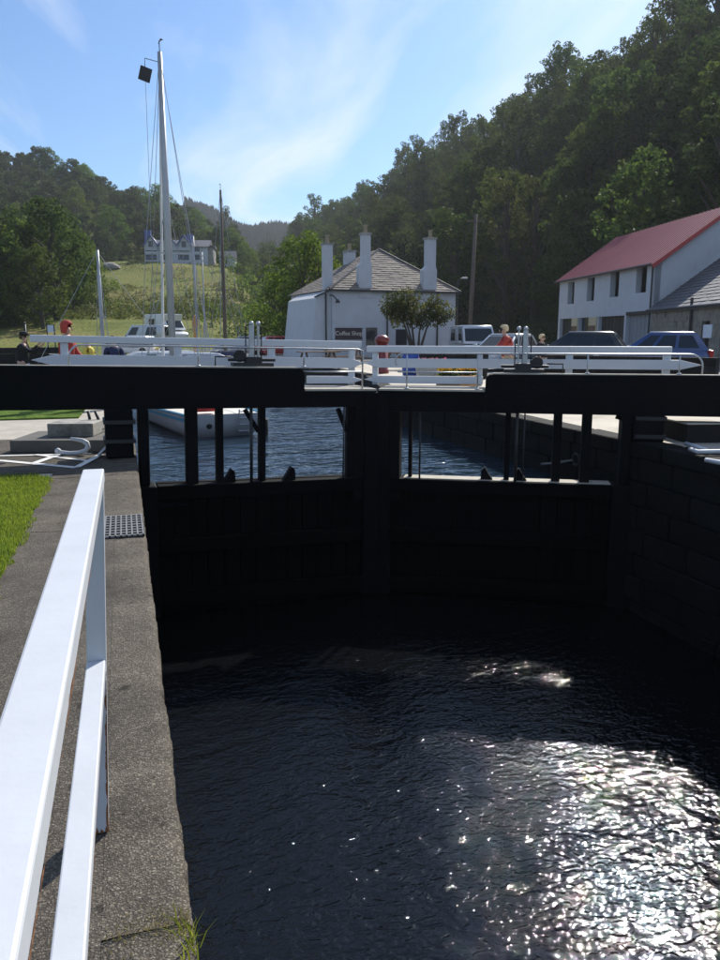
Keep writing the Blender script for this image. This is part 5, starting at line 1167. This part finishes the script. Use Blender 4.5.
# left hillside
def px_tree(px, D, pr, s, label, group, cat='tree', sz=1.0, dz=-.2):
    x, y = P2(px, D); return place(pr, x, y, terrain(x, y)+dz, s, rg.uniform(0, 6.28), label, group, cat, sz)
nb = 0
for D in (84, 91, 99, 108, 118, 130, 143, 156, 170):
    px = -70+rg.uniform(0, 12)
    lim = {84: 58, 91: 74, 99: 84, 108: 92, 118: 92, 130: 88, 143: 82, 156: 74, 170: 66}[D]
    while px < lim:
        px_tree(px, D+rg.uniform(-3, 3), rg.choice(brights+brights+oaks[:2]), rg.uniform(.8, 1.2)*(1.0 if D > 90 else .85), *(2*[('front tree' if D < 95 else ('tree in the middle' if D < 125 else 'tree at the back')) + ' of the bright green left grove' + (', at the picture edge' if px < 15 else ', near the lawn')])); px += rg.uniform(20, 30)*90/D; nb += 1
nd = 0
for D in (205, 217, 230, 244, 258, 272, 286, 300):
    px = -60+rg.uniform(0, 20)
    while px < 246:
        thin = .0 if px < 130 or D > 270 else .42
        if rg.random() > thin and not (D < 212 and 135 < px < 240):
            px_tree(px, D+rg.uniform(-5, 5), rg.choice(darks+darks[:2]+brights[:1]), rg.uniform(.7, 1.25), *(2*[('crest tree' if D > 280 else ('upper slope tree' if D > 240 else 'lower slope tree')) + ' of the left hill, ' + ('left of the tallest mast' if px < 150 else 'right of the tallest mast')])); nd += 1
        px += rg.uniform(15, 26)*250/D*.9
for px, D, s in ((66, 160, .9), (78, 172, .8), (88, 188, .9), (60, 185, 1.0), (40, 178, 1.1), (20, 170, 1.1), (0, 180, 1.1), (110, 200, .8)):
    px_tree(px, D, rg.choice(darks), s, 'lower slope tree of the left hill, left of the tallest mast', 'lower slope tree of the left hill, left of the tallest mast')
for px, s in ((84, 1.35), (91, 1.2), (112, 1.05)):
    px_tree(px, 292, darks[1], s, f'tall tree on the left hill crest, {"leftmost of three" if px == 84 else ("in the middle of three" if px == 91 else "rightmost of three")} against the sky', 'crest trees')
def ordn(v, seq):
    return ('leftmost', 'second from left', 'third from left', 'fourth from left', 'fifth from left', 'sixth from left', 'seventh from left', 'eighth from left', 'ninth from left', 'tenth from left', 'second from right', 'rightmost')[list(seq).index(v)] if v != max(seq) else 'rightmost'
# valley trees between the hills
for px, D, s, pr in ((262, 170, .85, 2), (272, 150, .8, 0), (256, 200, .75, 1), (284, 215, .75, 2), (246, 205, .9, 3), (268, 235, .8, 0), (296, 250, .75, 1), (310, 225, .85, 3), (238, 190, .6, 0), (330, 260, 1.0, 2), (318, 190, .85, 1), (300, 160, .8, 0)):
    px_tree(px, D, darks[pr] if pr != 3 else brights[0], s, f'{ordn(px, (238, 246, 256, 262, 268, 272, 284, 296, 300, 310, 318, 330))} of the trees in the valley between the hills', 'valley trees')
px_tree(303, 62, lime, .86, 'big bright green tree left of the coffee shop', 'shop tree'); px_tree(322, 68, oaks[1], .75, 'dark tree tight behind the left chimney of the coffee shop', 'shop trees')
px_tree(283, 70, brights[3], .66, 'lower green tree left of the big bright tree', 'shop trees')
for px, D, s in ((248, 66, .7), (258, 70, 1.0), (238, 73, .8), (268, 64, .75), (228, 78, .9), (262, 82, 1.3), (213, 84, 1.0)):
    px_tree(px, D, brush[int(px) % 2], s, f'{ordn(px, (213, 228, 238, 248, 258, 262, 268))} of the row of round bright bushes beyond the basin', 'bushes beyond the basin', 'bush')
for k in range(70):
    D = rg.uniform(96, 150); px = rg.uniform(80, 262)
    if px < 96 and D > 130: continue
    px_tree(px, D, rg.choice(shrubs+brush[:1]), rg.uniform(.5, 1.0)*(.7 if D > 135 else 1), 'low scrubby bush on the slope below the terrace', 'bushes of the bracken slope', 'bush', sz=.7)
for px, D, s in ((232, 168, 1.0), (240, 158, 1.3), (246, 172, 1.2), (251, 150, 1.4), (228, 182, 1.0), (256, 163, 1.5), (243, 142, 1.2), (236, 148, 1.0), (260, 140, 1.5), (222, 190, .9)):
    px_tree(px, D, brush[int(px) % 2], s*1.2, 'rounded green bush along the right edge of the terrace field', 'bushes edging the terrace field', 'bush')
for k in range(46):
    D = rg.uniform(196, 285); px = rg.uniform(100, 245)
    px_tree(px, D, rg.choice(shrubs), rg.uniform(.9, 1.7), 'scrub bush on the open slope above the house', 'bushes above the house', 'bush', sz=.7)
def scatter(name, n_, fpos, size, mat, label, cat, per=5):
    P = np.array([fpos() for _ in range(n_)]); cl = [(tuple(p), .45+rg.random()*.5) for p in P]
    o = link(name, leaf_mesh(name, cl, per*2.6, size, mat, .9, 5)); tag(o, label, cat, kind='stuff'); return o
def fb_():
    while True:
        D = rg.uniform(92, 152); px = rg.uniform(58, 280); x, y = P2(px, D)
        if D > 136 and 95 < px < 235: continue
        return (x, y, terrain(x, y)+.15)
scatter('bracken', 2300, fb_, .2, 'leaf_bracken', 'pale green bracken covering the slope below the house', 'bracken')
def fb4():
    while True:
        D = rg.uniform(138, 178); px = rg.uniform(92, 240); x, y = P2(px, D)
        if math.sin(x*.35+1)*math.cos(y*.21)+.4*math.sin(x*.9+y*.6) > .25: return (x, y, terrain(x, y)-.15)
scatter('rough_grass', 700, fb4, .2, 'leaf_rough', 'rough tussocks scattered over the terrace field below the house', 'grass', 4)
def fb2():
    D = rg.uniform(200, 292); px = rg.uniform(-20, 270); x, y = P2(px, D); return (x, y, terrain(x, y)+.2)
scatter('heather', 2600, fb2, .34, 'leaf_shrub', 'rough scrub covering the upper slope of the left hill', 'scrub')
def fb3():
    x, y = rg.uniform(42, 80), rg.uniform(46, 230); return (x, y, terrain(x, y)+.3)
scatter('undergrowth', 2600, fb3, .3, 'leaf_dark', 'dark undergrowth between the trunks of the right wood', 'undergrowth')
# conifer plantation on the far ridges
def conifers():
    V = []; Fc = []
    for k in range(4600):
        D = rg.uniform(660, 850); px = rg.uniform(190, 360)
        x, y = P2(px, D); z = terrain(x, y); h = rg.uniform(7, 11); r = h*.2; i = len(V)
        for lv, (zz, rr) in enumerate(((.12, 1.0), (.4, .72), (.66, .42))):
            j = len(V)
            for q in range(6): t = q*math.pi/3+lv*.5; V.append((x+math.cos(t)*r*rr*rg.uniform(.8, 1.2), y+math.sin(t)*r*rr*rg.uniform(.8, 1.2), z+h*(zz-rg.random()*.05)))
            V.append((x, y, z+h*min(1, zz+.42)))
            Fc += [(j+q, j+(q+1) % 6, j+6) for q in range(6)]
    me = bpy.data.meshes.new('conifer_wood'); me.from_pydata(V, [], Fc); me.materials.append(MATS['leaf_conifer']); tag(link('conifer_wood', me), 'dark conifer plantation covering the far ridge', 'wood', kind='stuff')
conifers()
# small wind-shaped tree in front of the shop
g_ = random.Random(4); x, y = P2(415, 45); e = empty('small_tree', (x, y, .1)); tag(e, 'small spreading tree in front of the coffee shop', 'tree')
u = Vector((HY, -HX)); cl = []
for px_, py_, r in ((392, 303, .55), (400, 300, .6), (408, 298, .6), (398, 310, .5), (410, 306, .6), (404, 315, .45), (420, 312, .45), (430, 309, .5), (438, 306, .5), (445, 310, .45), (441, 315, .4), (425, 318, .4), (414, 318, .35), (448, 316, .3), (388, 309, .35), (433, 301, .4), (395, 318, .3)):
    p = W(px_, py_, 45+g_.uniform(-.8, .8)); cl.append((tuple(p-Vector((x, y, .1))), r))
link('crown', leaf_mesh('crown', [(c, r*1.35) for c, r in cl] + [((c[0]*.85, c[1]+.3, c[2]-.35), r) for c, r in cl], 420, .085, 'leaf_shrub', seed=8), e)
b = MB()
for (sx, tx, ty) in ((-.1, 396, 306), (0, 409, 304), (.1, 424, 314), (.15, 438, 309), (-.05, 403, 312)):
    q = W(tx, ty, 45)-Vector((x, y, .1)); b.tube([(sx, 0, -.1), (sx*1.6+q.x*.12, q.y*.1, .9), (q.x*.5, q.y*.5, q.z*.62), tuple(q)], [.10, .08, .05, .02], 7)
b.build('trunk', 'bark', e, True)
# boulders below the left hill trees
for px_, py_, s, lab in ((97, 253.5, 1.15, 'brown boulder on the hillside, left of a paler one'), (115, 256.5, 1.3, 'pale grey boulder on the hillside beside a brown one')):
    D = 168; x, y = P2(px_, D); bm = bmesh.new(); bmesh.ops.create_icosphere(bm, subdivisions=3, radius=1)
    rr = random.Random(int(px_))
    for v in bm.verts: v.co *= 1 + .22*math.sin(v.co.x*3.1+px_)*math.cos(v.co.y*2.7) + rr.uniform(-.05, .05); v.co.z *= .7
    me = bpy.data.meshes.new('boulder'); bm.to_mesh(me); bm.free(); me.materials.append(MATS['rock']); o = link('boulder', me); o.location = (x, y, terrain(x, y)+.25*s); o.scale = (s*1.75, s*1.2, s*.95); tag(o, lab, 'boulder')

# ------------------------------------------------------------------ summer haze
b = MB(); b.prism([(-2200, -2200), (2200, -2200), (2200, 2200), (-2200, 2200)], -10.5, 175)
hz = b.build('haze', 'black_iron'); hm = bpy.data.materials.new('haze_air'); hm.use_nodes = True; hn = hm.node_tree; hn.nodes.clear()
ho = hn.nodes.new('ShaderNodeOutputMaterial'); pv = hn.nodes.new('ShaderNodeVolumePrincipled'); pv.inputs['Color'].default_value = (.86, .92, 1.0, 1); pv.inputs['Density'].default_value = .00021; pv.inputs['Anisotropy'].default_value = .35
hn.links.new(pv.outputs[0], ho.inputs['Volume']); hz.data.materials.clear(); hz.data.materials.append(hm); tag(hz, 'thin summer haze filling the valley', 'haze', kind='stuff')
scene.cycles.volume_bounces = 0
